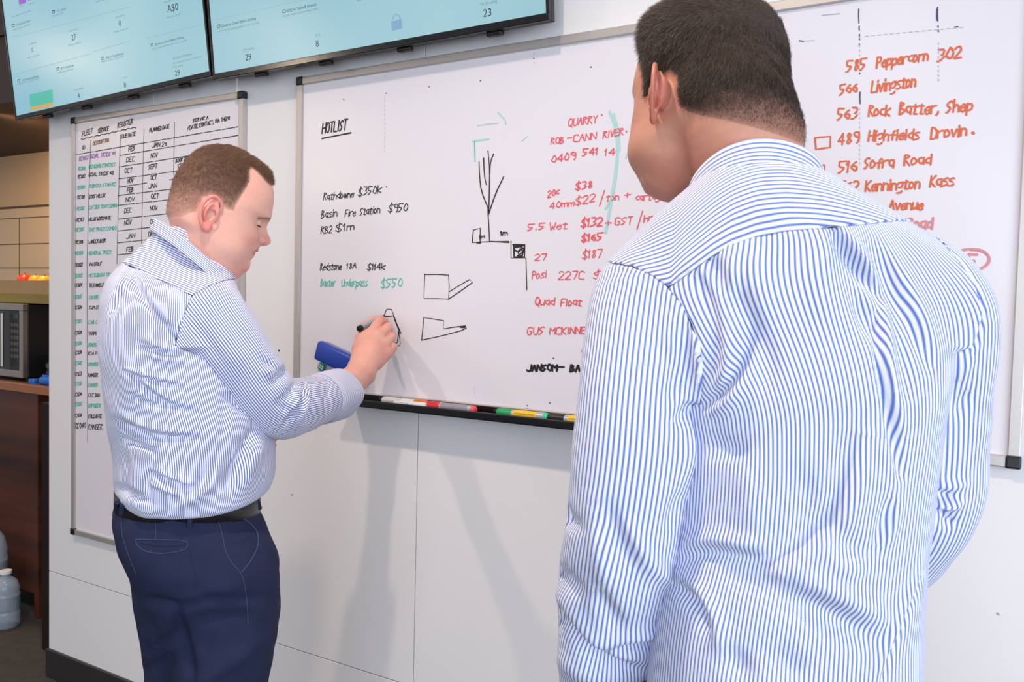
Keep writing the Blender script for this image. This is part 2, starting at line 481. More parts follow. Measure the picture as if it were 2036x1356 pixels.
class Ink:
    """Marker strokes lying on a vertical plane y = Y, collected into one mesh."""
    def __init__(self, Y, jitter=.18):
        self.Y, self.j, self.v, self.f = Y, jitter, [], []
        self.layer = 0

    def stroke(self, px_pts, width, pts3=None):
        P = [np.asarray(on_wall(x, y, self.Y)) for x, y in px_pts] if pts3 is None else pts3
        self.layer = (self.layer + 1) % 12
        yy = self.Y - .00006 * self.layer
        n = len(P)
        if n < 2: return
        P = np.array(P)
        Q = P[:, [0, 2]]
        d = np.gradient(Q, axis=0)
        L = np.linalg.norm(d, axis=1)
        keep = L > 1e-7
        if keep.sum() < 2: return
        Q, d, L = Q[keep], d[keep], L[keep]
        nrm = np.stack([-d[:, 1], d[:, 0]], 1) / L[:, None]
        n = len(Q)
        wv = width / 2 * (1 + .12 * np.sin(np.arange(n) * .9 + rng.random() * 6))
        i0 = len(self.v)
        t0 = d[0] / L[0]; t1 = d[-1] / L[-1]
        ring = [(Q[0] - t0 * width * .42, nrm[0], width * .28)] + [(Q[i], nrm[i], wv[i]) for i in range(n)] + [(Q[-1] + t1 * width * .42, nrm[-1], width * .28)]
        for q, nn, w_ in ring:
            for s_ in (1, -1):
                c = q + nn * w_ * s_
                self.v.append((c[0], yy - .000004 * (len(self.v) - i0), c[1]))
        for i in range(len(ring) - 1):
            a_ = i0 + 2 * i
            self.f.append((a_, a_ + 1, a_ + 3, a_ + 2))

    def line(self, pts, width=.0023, smooth=0):
        self.stroke(smooth_line(pts, smooth) if smooth else [np.array(p, float) for p in pts], width)

    def text(self, s, p0, p1, h, width=.0025, slant=.12, double=False):
        """s written from pixel p0 to p1 along its baseline, capitals h pixels tall."""
        p0, p1 = np.array(p0, float), np.array(p1, float)
        h = h * (1.16 if h > 16 else 1.04)
        adv, x = [], 0.
        for ch in s:
            wd = 2.2 if ch == ' ' else (2.4 if ch in "1Ii.l,'j" else (5.6 if ch in 'mwMW' else 5.0))
            adv.append((x, wd)); x += wd
        k = np.linalg.norm(p1 - p0) / max(x - .9, 1)
        ux = (p1 - p0) / np.linalg.norm(p1 - p0)
        uy = np.array([0., -1.])
        for ch, (xo, wd) in zip(s, adv):
            if ch == ' ': continue
            gl = GLY.get(ch)
            if gl is None: continue
            sx = (4.6 if ch in 'mwMW' else 4.) / 4.
            off = 1.3 if ch in "1Ii.l,'j" else 0
            r_ = rng.normal(0, self.j, 2)
            for st in gl:
                q = [(px_ + rng.normal(0, self.j * .5), py_ + rng.normal(0, self.j * .5)) for px_, py_ in st]
                q = smooth_line(q, 2)
                pts = []
                for g_ in q:
                    gy = (g_[1] - 2) * h / 6 + r_[1] * h / 9
                    gx = (xo + g_[0] * sx - off) * k + slant * gy
                    pts.append(p0 + ux * gx + uy * gy)
                self.stroke(pts, width)
                if double: self.stroke([p + np.array([.8, .7]) for p in pts], width)

    def build(self, name, m, parent, label=None, whole=False, gap=.011):
        """Each separate piece of writing or drawing becomes a part of its own."""
        V, F = np.array(self.v), np.array(self.f)
        if whole:
            o = mesh_obj(name, self.v, self.f, m, parent)
            if label: o['label'] = label
            return o
        # strokes, then clusters of strokes whose boxes nearly touch
        st, cur = [], [0]
        for i in range(1, len(F)):
            if F[i][0] in (F[i - 1][1], F[i - 1][3], F[i - 1][2]): cur.append(i)
            else: st.append(cur); cur = [i]
        st.append(cur)
        box = np.array([np.concatenate([V[F[s].ravel()][:, [0, 2]].min(0) - gap, V[F[s].ravel()][:, [0, 2]].max(0) + gap]) for s in st])
        lab = np.arange(len(st))
        ch = True
        while ch:
            ch = False
            for i in range(len(st)):
                hit = (box[:, 0] < box[i, 2]) & (box[:, 2] > box[i, 0]) & (box[:, 1] < box[i, 3]) & (box[:, 3] > box[i, 1])
                mn = lab[hit].min()
                if (lab[hit] != mn).any(): lab[hit] = mn; ch = True
        for l in np.unique(lab):
            f = F[np.concatenate([st[i] for i in np.where(lab == l)[0]])]
            us, inv = np.unique(f.ravel(), return_inverse=True)
            o = mesh_obj(name, V[us], [tuple(q) for q in inv.reshape(-1, 4)], m, parent)


INK = {n: mat('marker_ink_' + n, c, .5, var=.12, scale=90) for n, c in dict(black='1c1a1c', red='e45a64', teal='3fbfa8', pale_teal='a9d6d2', orange='d9653a', pink='d58a8e', purple='a765b8', smudge='b3abb8', dark_purple='4a4468', faint='b9b4bf').items()}
BY = -.0106     # writing plane of the boards


def whiteboard(name, x0, x1, z0, z1, label, fw=.017):
    o = empty(name, (x0, 0, z0))
    tag(o, label, 'whiteboard')
    B().box((x0 + .004, -.010, z0 + .004), (x1 - .004, -.0005, z1 - .004)).build('writing_surface', M['board'], o)
    def bar(lo, hi):
        bb = B().box(lo, hi, .002)
        # fine ribs of the extruded frame
        return bb.build('frame', M['alu'], o)
    bar((x0, -.018, z1 - fw), (x1, -.0005, z1))
    bar((x0, -.018, z0), (x1, -.0005, z0 + fw))
    bar((x0, -.018, z0 + fw), (x0 + fw, -.0005, z1 - fw))
    bar((x1 - fw, -.018, z0 + fw), (x1, -.0005, z1 - fw))
    for cx, cz in ((x0, z0), (x1, z0), (x0, z1), (x1, z1)):
        dx = .024 if cx == x0 else -.024
        dz = .022 if cz == z0 else -.022
        xs, zs = sorted((cx - math.copysign(.002, dx), cx + dx)), sorted((cz - math.copysign(.002, dz), cz + dz))
        c = B().box((xs[0], -.021, zs[0]), (xs[1], -.0002, zs[1]), .004, seg=2)
        c.build('corner_cap', M['black_plastic'], o)
    return o


main = whiteboard('whiteboard', -1.818, .002, 1.163, 2.070, 'large wide whiteboard with a hot list, machine sketches and red and orange notes', .021)
small = whiteboard('whiteboard', -2.918, -2.040, .570, 2.056, 'smaller tall whiteboard with a fleet service table behind the man who writes', .019)

# pen tray of the large board
b = B().prism([(0, 0), (0, 1)], 0, 0) if False else B()
TX0, TX1, TZ = -1.60, -.42, 1.163
b.box((TX0, -.072, TZ - .008), (TX1, -.0005, TZ - .001), .002)
b.box((TX0, -.076, TZ - .010), (TX1, -.068, TZ + .010), .003)
b.box((TX0, -.022, TZ - .008), (TX1, -.0182, TZ + .018), .001, seg=1)
b.build('pen_tray', M['tray'], main)
M['screw'] = mat('screw_grey', '6b6a6e', .3, .8)
for px in (757, 943, 985, 1118):
    x = on_wall(px, 800, -.02)[0]
    B().lathe([(.004, 0), (.0035, .002)], n=10, mtx=Matrix.Translation((x, -.022, TZ + .010)) @ Matrix.Rotation(math.pi / 2, 4, 'X')).build('tray_screw', M['screw'], main)

# ---- writing on the large board
k = Ink(BY)
T = k.text
T('HOTLIST', (640, 265.5), (689, 257), 17, .0042)
k.line([(640, 275.5), (665, 270.5), (698, 264)], .0042, 1)
T('Rathdowne', (643, 398), (703, 392), 13); T('$350k', (712, 389.5), (758, 383.5), 15)
T('Basin', (638.7, 434), (670, 430), 14); T('Fire', (686, 431), (706.5, 429), 13); T('Station', (715.4, 427.5), (755, 423.7), 14); T('$950', (772, 422.5), (810, 419.5), 15)
T('RB2', (638, 465), (660, 462.6), 13); T('$1m', (667, 460.5), (703.6, 457), 14)
T('Redstone', (636.6, 538), (678.5, 536), 13); T('18A', (689, 535), (708, 533.5), 11); T('$114k', (730, 537), (765.6, 536), 12)
k.line([(768, 371), (768.6, 371.8)], .003)
# sketched tipping bodies
k.line([(844.4, 545.8), (868, 545.6), (891.6, 547), (893, 570), (891.6, 594.5), (868, 593.6), (842.9, 593.6), (843.6, 570), (844.2, 545)], .0024)
k.line([(893, 580), (914, 567), (933.8, 555.6), (939.7, 561.5), (918, 577), (891, 595.4)], .0024)
k.line([(838.5, 676), (842.7, 631.4), (860, 634), (882.3, 637.5), (881.7, 653.8), (905, 650), (925, 648), (927.5, 652), (918, 657), (893, 664), (868, 670), (837.5, 676.5)], .0024)
k.line([(915, 650.5), (926, 648), (924, 651), (916, 651)], .003)
# tree and steps
k.line([(973.4, 480), (972, 450), (970.4, 426), (970.4, 412)], .003)
k.line([(970, 412), (957, 380.6), (953.5, 350), (952.6, 320.8)], .003, 1)
k.line([(961.6, 314), (963, 348.7), (967, 367)], .003, 1)
k.line([(971.7, 425.7), (973.2, 380), (973.8, 338), (970.4, 300)], .003, 1)
k.line([(973.8, 345), (975.5, 320), (981.8, 306)], .003, 1)
k.line([(971, 427.8), (985, 385.9), (1001.7, 351)], .003, 1)
k.line([(970, 412), (971, 426), (973, 424)], .003)
k.line([(939, 481.5), (941, 457.6), (955, 453.6), (954.4, 481.5)], .003)
k.line([(938.5, 482), (975, 480.5), (1011.5, 480)], .0025); k.line([(976, 480), (1012, 482)], .003)
k.line([(948, 482.5), (955, 483)], .004)
T('1m', (953, 475), (964, 473), 7, .0028); T('1m', (994.5, 468.5), (1009, 467.5), 9, .0028)
k.line([(1016, 479), (1016, 513), (1032, 512.6), (1045.5, 513), (1046.6, 545), (1047.5, 576)], .0024)
k.line([(1020, 486.8), (1043.4, 486.8), (1043, 510.7), (1021.6, 511), (1021, 487)], .0044)
k.line([(1022, 510), (1023, 491), (1042, 488)], .0046)
k.line([(1022, 495), (1030, 502), (1042, 490), (1040, 500), (1032, 508), (1030, 500), (1036, 493), (1041, 507), (1034, 510), (1029, 508)], .0034, 1)
k.line([(1026, 492), (1036, 490), (1043, 497), (1038, 507)], .003, 1)
T('JANSOM', (1047, 737.5), (1107, 737.5), 12, .0044, double=True); T('-', (1111, 736), (1121, 736), 12, .0046); T('BAIR', (1133, 738.5), (1168, 737.5), 12, .0044, double=True)
# the sketch being drawn
k.line([(763.2, 629), (766, 621), (768.9, 614.8), (778.3, 615), (783, 627.3), (789, 644), (797.4, 663)], .0025)
k.line([(764, 630), (773, 629), (781.8, 628), (793.6, 659), (796, 684), (793.6, 687.5), (784, 688)], .0024)
k.line([(793, 659), (790, 681), (784, 683)], .003)
k.build('black_handwritten_lettering', INK['black'], main, 'black handwriting and sketches on the large board')

k = Ink(BY); T = k.text
T('Baxter', (637, 570), (667, 569), 14); T('Underpass', (678.5, 569.7), (730, 569), 14); T('$550', (757, 572), (799, 570), 16)
k.line([(943.8, 282), (944, 300), (944.6, 322)], .0024)
k.build('teal_handwritten_lettering', INK['teal'], main, 'teal handwriting on the large board')

k = Ink(BY)
k.line([(990, 224), (1006, 240), (1005, 246.5)], .004, 2); k.line([(949, 250), (970, 246.5), (990, 245)], .0024)
k.line([(940, 280.5), (955, 278.5), (971.7, 276.5)], .005)
k.line([(1212, 222.6), (1220, 240), (1226, 262), (1229, 295.6), (1226, 330), (1222.6, 359), (1214, 410), (1204, 462)], .007, 1)
k.line([(1221, 226), (1230, 262), (1232, 300)], .004, 1); k.line([(1222, 370), (1215, 395), (1204, 416)], .004)
k.line([(1262, 267.7), (1253, 291), (1244, 315.5)], .002); k.line([(1038, 281), (1048, 271)], .002)
k.build('wiped_teal_marking', INK['pale_teal'], main, 'half wiped pale teal strokes')

k = Ink(BY); T = k.text
T('QUARRY', (1129.7, 251.8), (1186.8, 244), 14); k.line([(1196, 228), (1197, 229)], .004)
T('ROB', (1095, 287.6), (1121, 284.6), 12); T('-', (1127, 281), (1137, 280), 12); T('CANN', (1140, 282.6), (1185, 277), 13); T('RIVER', (1199, 275.7), (1239, 268), 13); k.line([(1245, 261), (1246, 262)], .004)
T('0409', (1095.7, 323.5), (1144, 316.5), 14, .003); T('541', (1158, 309.6), (1188, 307), 13, .003); T('141', (1202.7, 309.4), (1229, 308.6), 13, .003)
T('20c', (1088.5, 393), (1112, 386.5), 12, .003); T('$38', (1144, 377.5), (1177.5, 374), 14, .003)
T('40mm', (1092.5, 415.5), (1141.6, 409), 12); T('$22', (1144, 408.5), (1182.8, 400), 15); T('/', (1190, 406), (1199, 405), 20); T('ton', (1205, 400), (1230, 397.6), 13); T('+', (1241, 395), (1253, 393), 12); T('cartage', (1264, 399), (1319, 396), 13)
T('5.5', (1049, 458.5), (1083, 456), 12); T('Wet', (1093, 457.5), (1127.8, 454.6), 14); T('$132', (1155, 451.5), (1197.4, 448), 16, .0036); T('+', (1203, 450), (1215, 449), 13); T('GST', (1222.6, 447.5), (1257, 445.6), 14); k.line([(1266.5, 456), (1278, 419)], .0025); T('hr', (1280, 442), (1298, 440), 13)
T('$165', (1156, 480.5), (1197, 477.5), 14, .0036); T('$187', (1157.6, 515), (1196, 512), 16)
T('27', (1063, 518), (1086, 517), 12); T('Posi', (1058, 554.5), (1086, 552), 14); T('227C', (1109.8, 555.8), (1161.5, 554.5), 15); T('$1', (1179, 554.5), (1208, 552), 15)
T('Quad', (1064, 606.5), (1102, 607.7), 15, .003); T('Float', (1115, 609), (1156, 607.7), 14, .003)
T('GUS', (1048, 666), (1081, 664), 14, .003); T('MCKINNEY', (1092.6, 664.8), (1176, 663), 13, .003); T('04', (1156, 703), (1180, 702), 13, .003)
k.build('red_handwritten_lettering', INK['red'], main, 'red handwriting on the large board')

k = Ink(BY); T = k.text
W = .0034
T('585', (1682.4, 143), (1720.7, 138.6), 19, W); T('Peppercorn', (1742.8, 134.5), (1844.6, 119.6), 18, W); T('302', (1863.7, 122.6), (1911, 113.5), 19, W)
T('566', (1669, 188.7), (1704.5, 183), 17, W); T('Livingston', (1732.5, 184.3), (1819.5, 172.5), 20, W)
T('563', (1664.7, 237.6), (1704, 236), 19, W); T('Rock', (1726.6, 231.8), (1769.4, 230), 19, W); T('Batter,', (1788.5, 227.5), (1866.7, 225.6), 20, W); T('Shep', (1881.4, 224), (1933, 219.7), 20, W)
T('489', (1666, 287.5), (1707.4, 284.6), 19, W); T('Highfields', (1726.6, 280.5), (1826.9, 277), 18, W); T('Drovin', (1850.5, 276), (1921, 270), 19, W); k.line([(1934, 264), (1935.5, 265)], .006)
T('516', (1666.8, 343.6), (1704, 340.6), 19, W); T('Sofra', (1717.8, 335), (1776.7, 333), 19, W); T('Road', (1797.4, 329), (1850.5, 327), 18, W)
T('562', (1668, 380), (1707, 379), 17, W); T('Kennington', (1720.7, 380.6), (1828.4, 374.5), 18, W); T('Kass', (1849, 372), (1896, 368.6), 19, W)
T('Avenue', (1768, 417), (1834.7, 416.6), 17, W)
k.line([(1620.5, 274), (1636, 272.4), (1651.4, 271), (1650.5, 293), (1636, 295), (1622.5, 297), (1620.5, 276)], W)
k.line([(1612, 330), (1640, 328), (1639, 349), (1612, 350)], W)
k.build('orange_handwritten_lettering', INK['orange'], main, 'orange job list handwriting on the right of the large board')

k = Ink(BY); T = k.text
T('Road', (1804, 456), (1853, 455), 19, .004); T('2.5', (1894, 532), (1940, 529), 21, .005)
import math as _m
k.line([(1929 + 38 * _m.cos(t), 517 - 2 * _m.cos(t) + 22 * _m.sin(t)) for t in np.linspace(-2.0, 4.0, 40)], .0045)
k.line([(1930, 497), (1950, 498), (1962, 505), (1967, 514)], .004, 2)
k.build('pink_handwritten_lettering', INK['pink'], main, 'pink circled figure on the right of the large board')

k = Ink(BY)
for px, y0, y1 in ((1707.5, 18, 46), (1708.5, 52, 60), (1709, 68, 72), (1709, 76, 79), (1708.8, 87, 89), (1709.4, 145, 147), (1710, 183, 206), (1864.5, 14, 42), (1863, 18, 40), (1865.5, 51, 54), (1866, 60, 63)):
    k.line([(px, y0), (px - .4, (y0 + y1) / 2), (px + .3, y1)], .0022)
k.line([(1590, 81), (1597, 82)], .003); k.line([(1898, 53.5), (1905, 53)], .002); k.line([(1321, 382), (1331, 379)], .002)
for px, py in ((1061, 116), (767, 185), (853, 172), (1175, 133), (955, 160), (683, 197), (845, 797), (1093, 801), (954, 805), (961, 806), (1048, 806), (1048, 812), (1100, 712), (730, 764)):
    k.line([(px, py), (px + .7, py + .9)], .003)
k.build('ink_speck', INK['dark_purple'], main, whole=True)
k = Ink(BY)
for x0_, y0_, y1_ in ((1709, 215, 330), (1866, 85, 165), (1709, 90, 140), (766, 141, 155), (765, 190, 300), (944, 770, 780), (1062, 105, 123)):
    n_ = int((y1_ - y0_) / 9) + 1
    for i in range(n_):
        yy = y0_ + i * 9
        k.line([(x0_, yy), (x0_ + .2, yy + 3.5)], .0016)
for i in range(16):
    k.line([(1720 + i * 12.5, 72 - i * 1.15), (1727 + i * 12.5, 71.4 - i * 1.15)], .0014)
k.line([(1592, 82), (1620, 80)], .0012); k.line([(1635, 30), (1670, 27)], .002)
k.build('wiped_ink_marking', INK['faint'], main, whole=True)

# ---- the service table on the small board
k = Ink(BY, .12); T = k.text
L = k.line
W2 = .0026
T('FLEET', (163, 271.5), (184, 264.5), 9, W2); T('SERVICE', (194.5, 264.5), (216, 259.5), 8, W2); T('REGISTER', (233.7, 254.5), (264, 245.5), 9, W2)
L([(161 + i * 5.2, 277 - i * 1.16 + (1.6 if i % 2 else -1.2)) for i in range(22)], .003, 1)
for ln in ([(180.5, 279.5), (176, 400), (173, 520), (173.3, 700), (174, 880)], [(239.3, 268), (235.5, 390), (232.3, 525)], [(286.4, 255.7), (283.5, 370), (281.3, 484)], [(347, 243), (346, 300), (345, 348)]):
    L(ln, .0022)
for x0_, y0_, x1_, y1_ in ((152.4, 307.5, 477.5, 251.5), (238, 309.5, 476, 269), (236.5, 332, 379, 309.5), (236, 355.7, 354, 340), (235.7, 372.5, 294, 363.6), (337, 358, 352, 355), (235, 388.8, 343, 376), (234.5, 408.4, 340, 397), (234.3, 436, 336, 425), (233.7, 459.4, 312, 451), (233, 483, 292.5, 477), (232.6, 507, 264.5, 503.7), (449, 548, 468, 546)):
    n_ = max(2, int((x1_ - x0_) / 34))
    for i in range(n_):
        a_, b_ = i / n_, (i + .93) / n_
        L([(x0_ + (x1_ - x0_) * a_, y0_ + (y1_ - y0_) * a_), (x0_ + (x1_ - x0_) * b_, y0_ + (y1_ - y0_) * b_ - .4)], .0024)
T('ID', (163, 296.5), (169, 295.5), 6, W2); T('DUE DATE', (242, 275), (269, 269.5), 7, W2); T('PLANNED DATE', (297, 263), (336, 254.5), 7, W2)
T('SERVIC A', (383.6, 243), (414, 236.5), 6, W2); T('(DATE, CONTACT, VIA THEM)', (373, 258.5), (458, 237.5), 7, W2)
H_ = 8.5
for s, x0_, y0_, x1_, y1_ in (('FEB', 255.5, 301, 267.5, 299), ('DEC', 251, 322, 268, 320), ('OCT', 247.7, 344, 262.5, 342.5), ('NOV', 253.5, 364.5, 264.5, 363), ('FEB', 252.5, 382.5, 265, 381), ('NOV', 250, 401.5, 267, 400), ('DEC', 247, 423.5, 261, 421.5), ('NOV', 247, 447.7, 261, 445.7), ('JAN', 251, 474.5, 268, 472), ('FEB', 251, 501, 265, 499),
                             ('JAN 26', 302, 293.5, 331.8, 290), ('NOV', 299.5, 314.5, 312.7, 312.6), ('SEPT', 295, 336.5, 312, 334), ('OCT', 299, 358, 311, 356.5), ('JAN', 295, 375, 311.5, 373), ('OCT', 300, 395.3, 315.5, 393.6), ('NOV', 298, 418.8, 312, 417.6), ('OCT', 298, 445.7, 312, 444), ('DEC', 294.8, 470, 309.5, 468.6), ('BOOK 20', 349, 324.5, 372, 318), ('12', 353, 335, 361, 333.5)):
    T(s, (x0_, y0_), (x1_, y1_), H_ if s != 'BOOK 20' else 7, W2)
rowsB = (('RC007', 'GOAL SKIDS #2', 155, 355, 351, 226), ('RC011', '2015 HILUX', 154, 396, 394.5, 209), ('RC013', 'HILUX WORKMATE', 152.5, 441, 439.5, 220), ('RC018', 'LANDCRUISER', 151, 485.5, 484, 210), ('RC022', 'VW GOLF', 150, 530.5, 529, 202), ('RC024', 'TELEHANDLER', 149, 571, 571, 209), ('RC026', 'SUM SERV', 148.5, 615, 615, 206), ('RC028', 'YANMAR TEX', 148, 665.5, 666, 210), ('RC031', 'KIA PICK', 148, 705, 706, 206), ('RC033', 'RANGER', 148, 747.5, 749, 194.5), ('RC036', 'CAT 300', 148, 788, 789, 198), ('RC038', 'COLD BITE', 148, 830, 831, 202), ('RC040', 'RANGER', 149, 852, 854, 203))
for a_, d_, x_, y_, y2, x2 in rowsB:
    big = 10 if a_ == 'RC040' else 6.5
    T(a_, (x_, y_), (x_ + 14 + (7 if big > 9 else 0), y_ - 1.6), big, W2)
    T(d_, (176.5 if y_ < 640 else 175.5, y2), (x2, y2 - (x2 - 175) * .1 * max(0, (760 - y_) / 450)), big, W2)
k.build('black_handwritten_lettering', INK['black'], small, 'black handwritten table on the tall board')
k = Ink(BY, .12); T = k.text
for a_, d_, x_, y_, y2, x2 in (('RC006', 'PENDING CONCRET', 155.5, 339, 335, 229), ('RC009', 'ROBOTA STAN RC', 154, 376.5, 374, 230), ('RC012', 'CAT 2D5 TRAY COMBO', 153, 418.5, 416, 232), ('RC015', 'ONE TRACK COMBO', 152, 460.5, 460.5, 231), ('RC020', 'GENERAL TRUCK', 150.5, 507, 506.8, 221), ('RC023', 'MITSUBISHI TRI', 149.5, 552, 551, 219), ('RC025', 'CAV UTE', 148.5, 594, 595, 195), ('RC027', 'CAB CR', 148, 643, 644, 198), ('RC030', 'KOMATSU', 148, 687, 689, 193), ('RC032', 'SPRINTER', 148, 726, 727.5, 195), ('RC035', 'CANTER', 148, 767, 769, 194), ('RC037', 'DUM DECK', 148, 808, 809.5, 200)):
    T(a_, (x_, y_), (x_ + 14, y_ - 1.6), 6.5, W2)
    T(d_, (176.5 if y_ < 640 else 175.5, y2), (x2, y2 - (x2 - 175) * .1 * max(0, (760 - y_) / 450)), 6.5, W2)
k.build('teal_handwritten_lettering', INK['teal'], small, 'teal handwritten rows on the tall board')
k = Ink(BY, .12)
k.text('RC003', (157, 320.5), (175, 317), 8, W2); k.text('GOAL SKIDS #1', (180, 315), (229, 308), 7.5, W2)
k.build('purple_handwritten_lettering', INK['purple'], small, 'purple handwritten row on the tall board')
k = Ink(BY, .12)
k.text('DESCRIPTION', (184.7, 289), (216, 282), 7, W2)
k.build('brown_handwritten_lettering', mat('marker_ink_brown', '9a6a4c', .5), small)

# ================================================================== eraser and sticker magnet on the large board
er = empty('board_eraser', (-1.72, -.03, 1.3))
tag(er, 'blue board eraser stuck to the large whiteboard beside the writing hand', 'eraser')
M['eraser'] = mat('eraser_blue', '1d3fa8', .38, var=.06)
M['felt'] = mat('felt_grey', '8c93ab', .9, var=.1)
EY = -.052
c_ = [on_wall(x, y, EY) for x, y in ((627, 680), (697, 712), (692, 736), (624, 712))]
TL, BL = c_[0], c_[3]
ex0, ex1 = TL[0] - .006, TL[0] + .145
ztop, zbot = TL[2] - .016, BL[2] - .026
ang = -.14
cen = Vector(((ex0 + ex1) / 2, 0, (ztop + zbot) / 2))
mt = Matrix.Translation(cen) @ Matrix.Rotation(.30, 4, 'Y') @ Matrix.Translation(-cen)
B().box((ex0, EY, zbot), (ex1, -.026, ztop), .009, mtx=mt, seg=3).build('plastic_back', M['eraser'], er, smooth=True)
B().box((ex0 + .004, -.027, zbot + .003), (ex1 - .004, -.0108, ztop - .003), .002, mtx=mt).build('felt_pad', M['felt'], er)
mg = empty('round_magnet', (-1.73, -.012, 1.25))
tag(mg, 'small round teal magnet with a white label just below the blue eraser', 'magnet')
p = on_wall(637.5, 729, -.018)
M['teal_pl'] = mat('teal_plastic', '1f9a96', .35, var=.05)
B().lathe([(.0135, 0), (.0135, .005), (.012, .007)], n=28, mtx=Matrix.Translation((p[0], -.0108, p[2])) @ Matrix.Rotation(math.pi / 2, 4, 'X')).build('disc', M['teal_pl'], mg)
lbm = Matrix.Translation((p[0], 0, p[2])) @ Matrix.Rotation(.5, 4, 'Y')
lb = B().box((-.010, -.0184, -.0045), (.010, -.0177, .0045), mtx=lbm).build('white_label', M['white_plastic'], mg)
b = B()
for i, wv in enumerate((.002, .0012, .002, .0016, .002, .0012)):
    b.box((-.0082 + i * .003, -.0187, -.0022), (-.0082 + i * .003 + wv, -.0183, .0022), mtx=lbm)
b.build('lettering', INK['black'], lb)

# ================================================================== markers in the tray
def font_mesh(s, size=1., align='LEFT'):
    cu = bpy.data.curves.new('lettering', 'FONT')
    cu.body = s
    cu.size = size
    cu.align_x = align
    cu.resolution_u = 3
    o = bpy.data.objects.new('lettering', cu)
    COL.objects.link(o)
    dg = bpy.context.evaluated_depsgraph_get()
    me = o.evaluated_get(dg).to_mesh()
    v = [tuple(x.co) for x in me.vertices]
    f = [tuple(p_.vertices) for p_ in me.polygons]
    o.to_mesh_clear()
    bpy.data.objects.remove(o)
    bpy.data.curves.remove(cu)
    return v, f


def tray_marker(x0, x1, yc, zc, rad, body_m, cap_m, plug_m, label, cap_side, name='whiteboard_marker', text=None, band=None, grp='markers in the pen tray', cap_len=.042):
    """marker lying along x; cap_side -1 left, +1 right."""
    o = empty(name, ((x0 + x1) / 2, yc, zc - rad))
    tag(o, label, 'marker', grp)
    rx = Matrix.Rotation(math.pi / 2, 4, 'Y')
    def seg(nm, prof, m):
        return B().lathe(prof, n=20, mtx=Matrix.Translation((0, yc, zc)) @ rx).build(nm, m, o, smooth=True)
    if cap_side < 0:
        seg('cap', [(rad * .86, x0), (rad * .92, x0 + .004), (rad, x0 + .012), (rad, x0 + cap_len)], cap_m)
        bx0, bx1 = x0 + cap_len, x1 - .011
        seg('barrel', [(rad * .95, bx0), (rad * .97, bx0 + .002), (rad * .97, bx1)], body_m)
        seg('end_plug', [(rad * .97, bx1), (rad * .93, bx1 + .004), (rad * .8, x1 - .001), (rad * .5, x1)], plug_m)
    else:
        bx0, bx1 = x0 + .008, x1 - cap_len
        seg('cap', [(rad, bx1), (rad, x1 - .012), (rad * .92, x1 - .004), (rad * .86, x1)], cap_m)
        seg('barrel', [(rad * .97, bx0), (rad * .97, bx1)], body_m)
        seg('end_plug', [(rad * .8, x0), (rad * .95, x0 + .004), (rad * .97, bx0)], plug_m)
    if band:
        a0, a1 = bx0 + (bx1 - bx0) * band[0], bx0 + (bx1 - bx0) * band[1]
        # label wrapped round the front of the barrel
        vs, fs = [], []
        for i in range(13):
            t = math.radians(100 + 150 * i / 12)
            for xx in (a0, a1):
                vs.append((xx, yc + math.cos(t) * rad * 1.0, zc + math.sin(t) * rad * 1.0))
        for i in range(12): fs.append((2 * i, 2 * i + 1, 2 * i + 3, 2 * i + 2))
        lb_ = mesh_obj('paper_label', vs, fs, band[2], o, smooth=True)
        if text:
            v, f = font_mesh(text, 1)
            v = np.array(v)
            wd = v[:, 0].max() - v[:, 0].min()
            s_ = (a1 - a0) * .86 / wd
            hh = min(s_ * 1.0, rad * 1.0)
            out = []
            for q in v:
                t = math.radians(152) - (q[1] - .35) * hh / rad
                t = math.pi - (q[1] - .35) * hh / rad * 1.0 + -.35
                out.append((a0 + (a1 - a0) * .07 + (q[0] - v[:, 0].min()) * s_, yc + math.cos(t) * rad * 1.012, zc + math.sin(t) * rad * 1.012))
            mesh_obj('lettering', out, f, INK['black'], lb_)
    return o


M['orange_pl'] = mat('orange_plastic', 'f07a28', .35, var=.03)
M['red_pl'] = mat('red_plastic', 'e0333c', .35, var=.03)
M['coral_pl'] = mat('coral_plastic', 'f2575f', .35, var=.03)
M['green_pl'] = mat('green_plastic', '0f9a54', .35, var=.03)
M['mint_pl'] = mat('mint_plastic', '35c79b', .35, var=.03)
M['silver_pl'] = mat('silver_barrel', 'aeb0bb', .3, .2, var=.03)
M['yellow_label'] = mat('yellow_label', 'e9bd2c', .5, var=.03)
M['grey_print'] = mat('grey_print', '8d8d96', .5, var=.25, scale=300)
tx = lambda px, py, Y: on_wall(px, py, Y)[0]
RM = .0105
ZB = TZ - .001 + RM
tray_marker(tx(762, 793, -.034), tx(851, 806, -.034), -.034, ZB, RM, M['white_plastic'], M['orange_pl'], M['white_plastic'], 'white whiteboard marker with an orange cap lying in the pen tray', 1, band=(.1, .3, M['white_plastic']))
tray_marker(tx(785, 800, -.057), tx(848, 812, -.057), -.057, ZB - .001, RM * .85, M['white_plastic'], M['white_plastic'], M['white_plastic'], 'white marker lying in front of the orange capped one', 1, text='WHITEBOARD MARKER', band=(.2, .8, M['white_plastic']))
tray_marker(tx(850, 806, -.046), tx(946, 818, -.046), -.046, ZB, RM * 1.08, M['silver_pl'], M['red_pl'], M['coral_pl'], 'grey whiteboard marker with a red cap and red end', -1, band=(.06, .9, M['grey_print']))
tray_marker(tx(990, 822, -.046), tx(1091, 831, -.046), -.046, ZB, RM * 1.12, M['silver_pl'], M['green_pl'], M['mint_pl'], 'whiteboard marker with a green cap and yellow label', -1, text='WHITEBOARD MARKER', band=(.06, .8, M['yellow_label']))
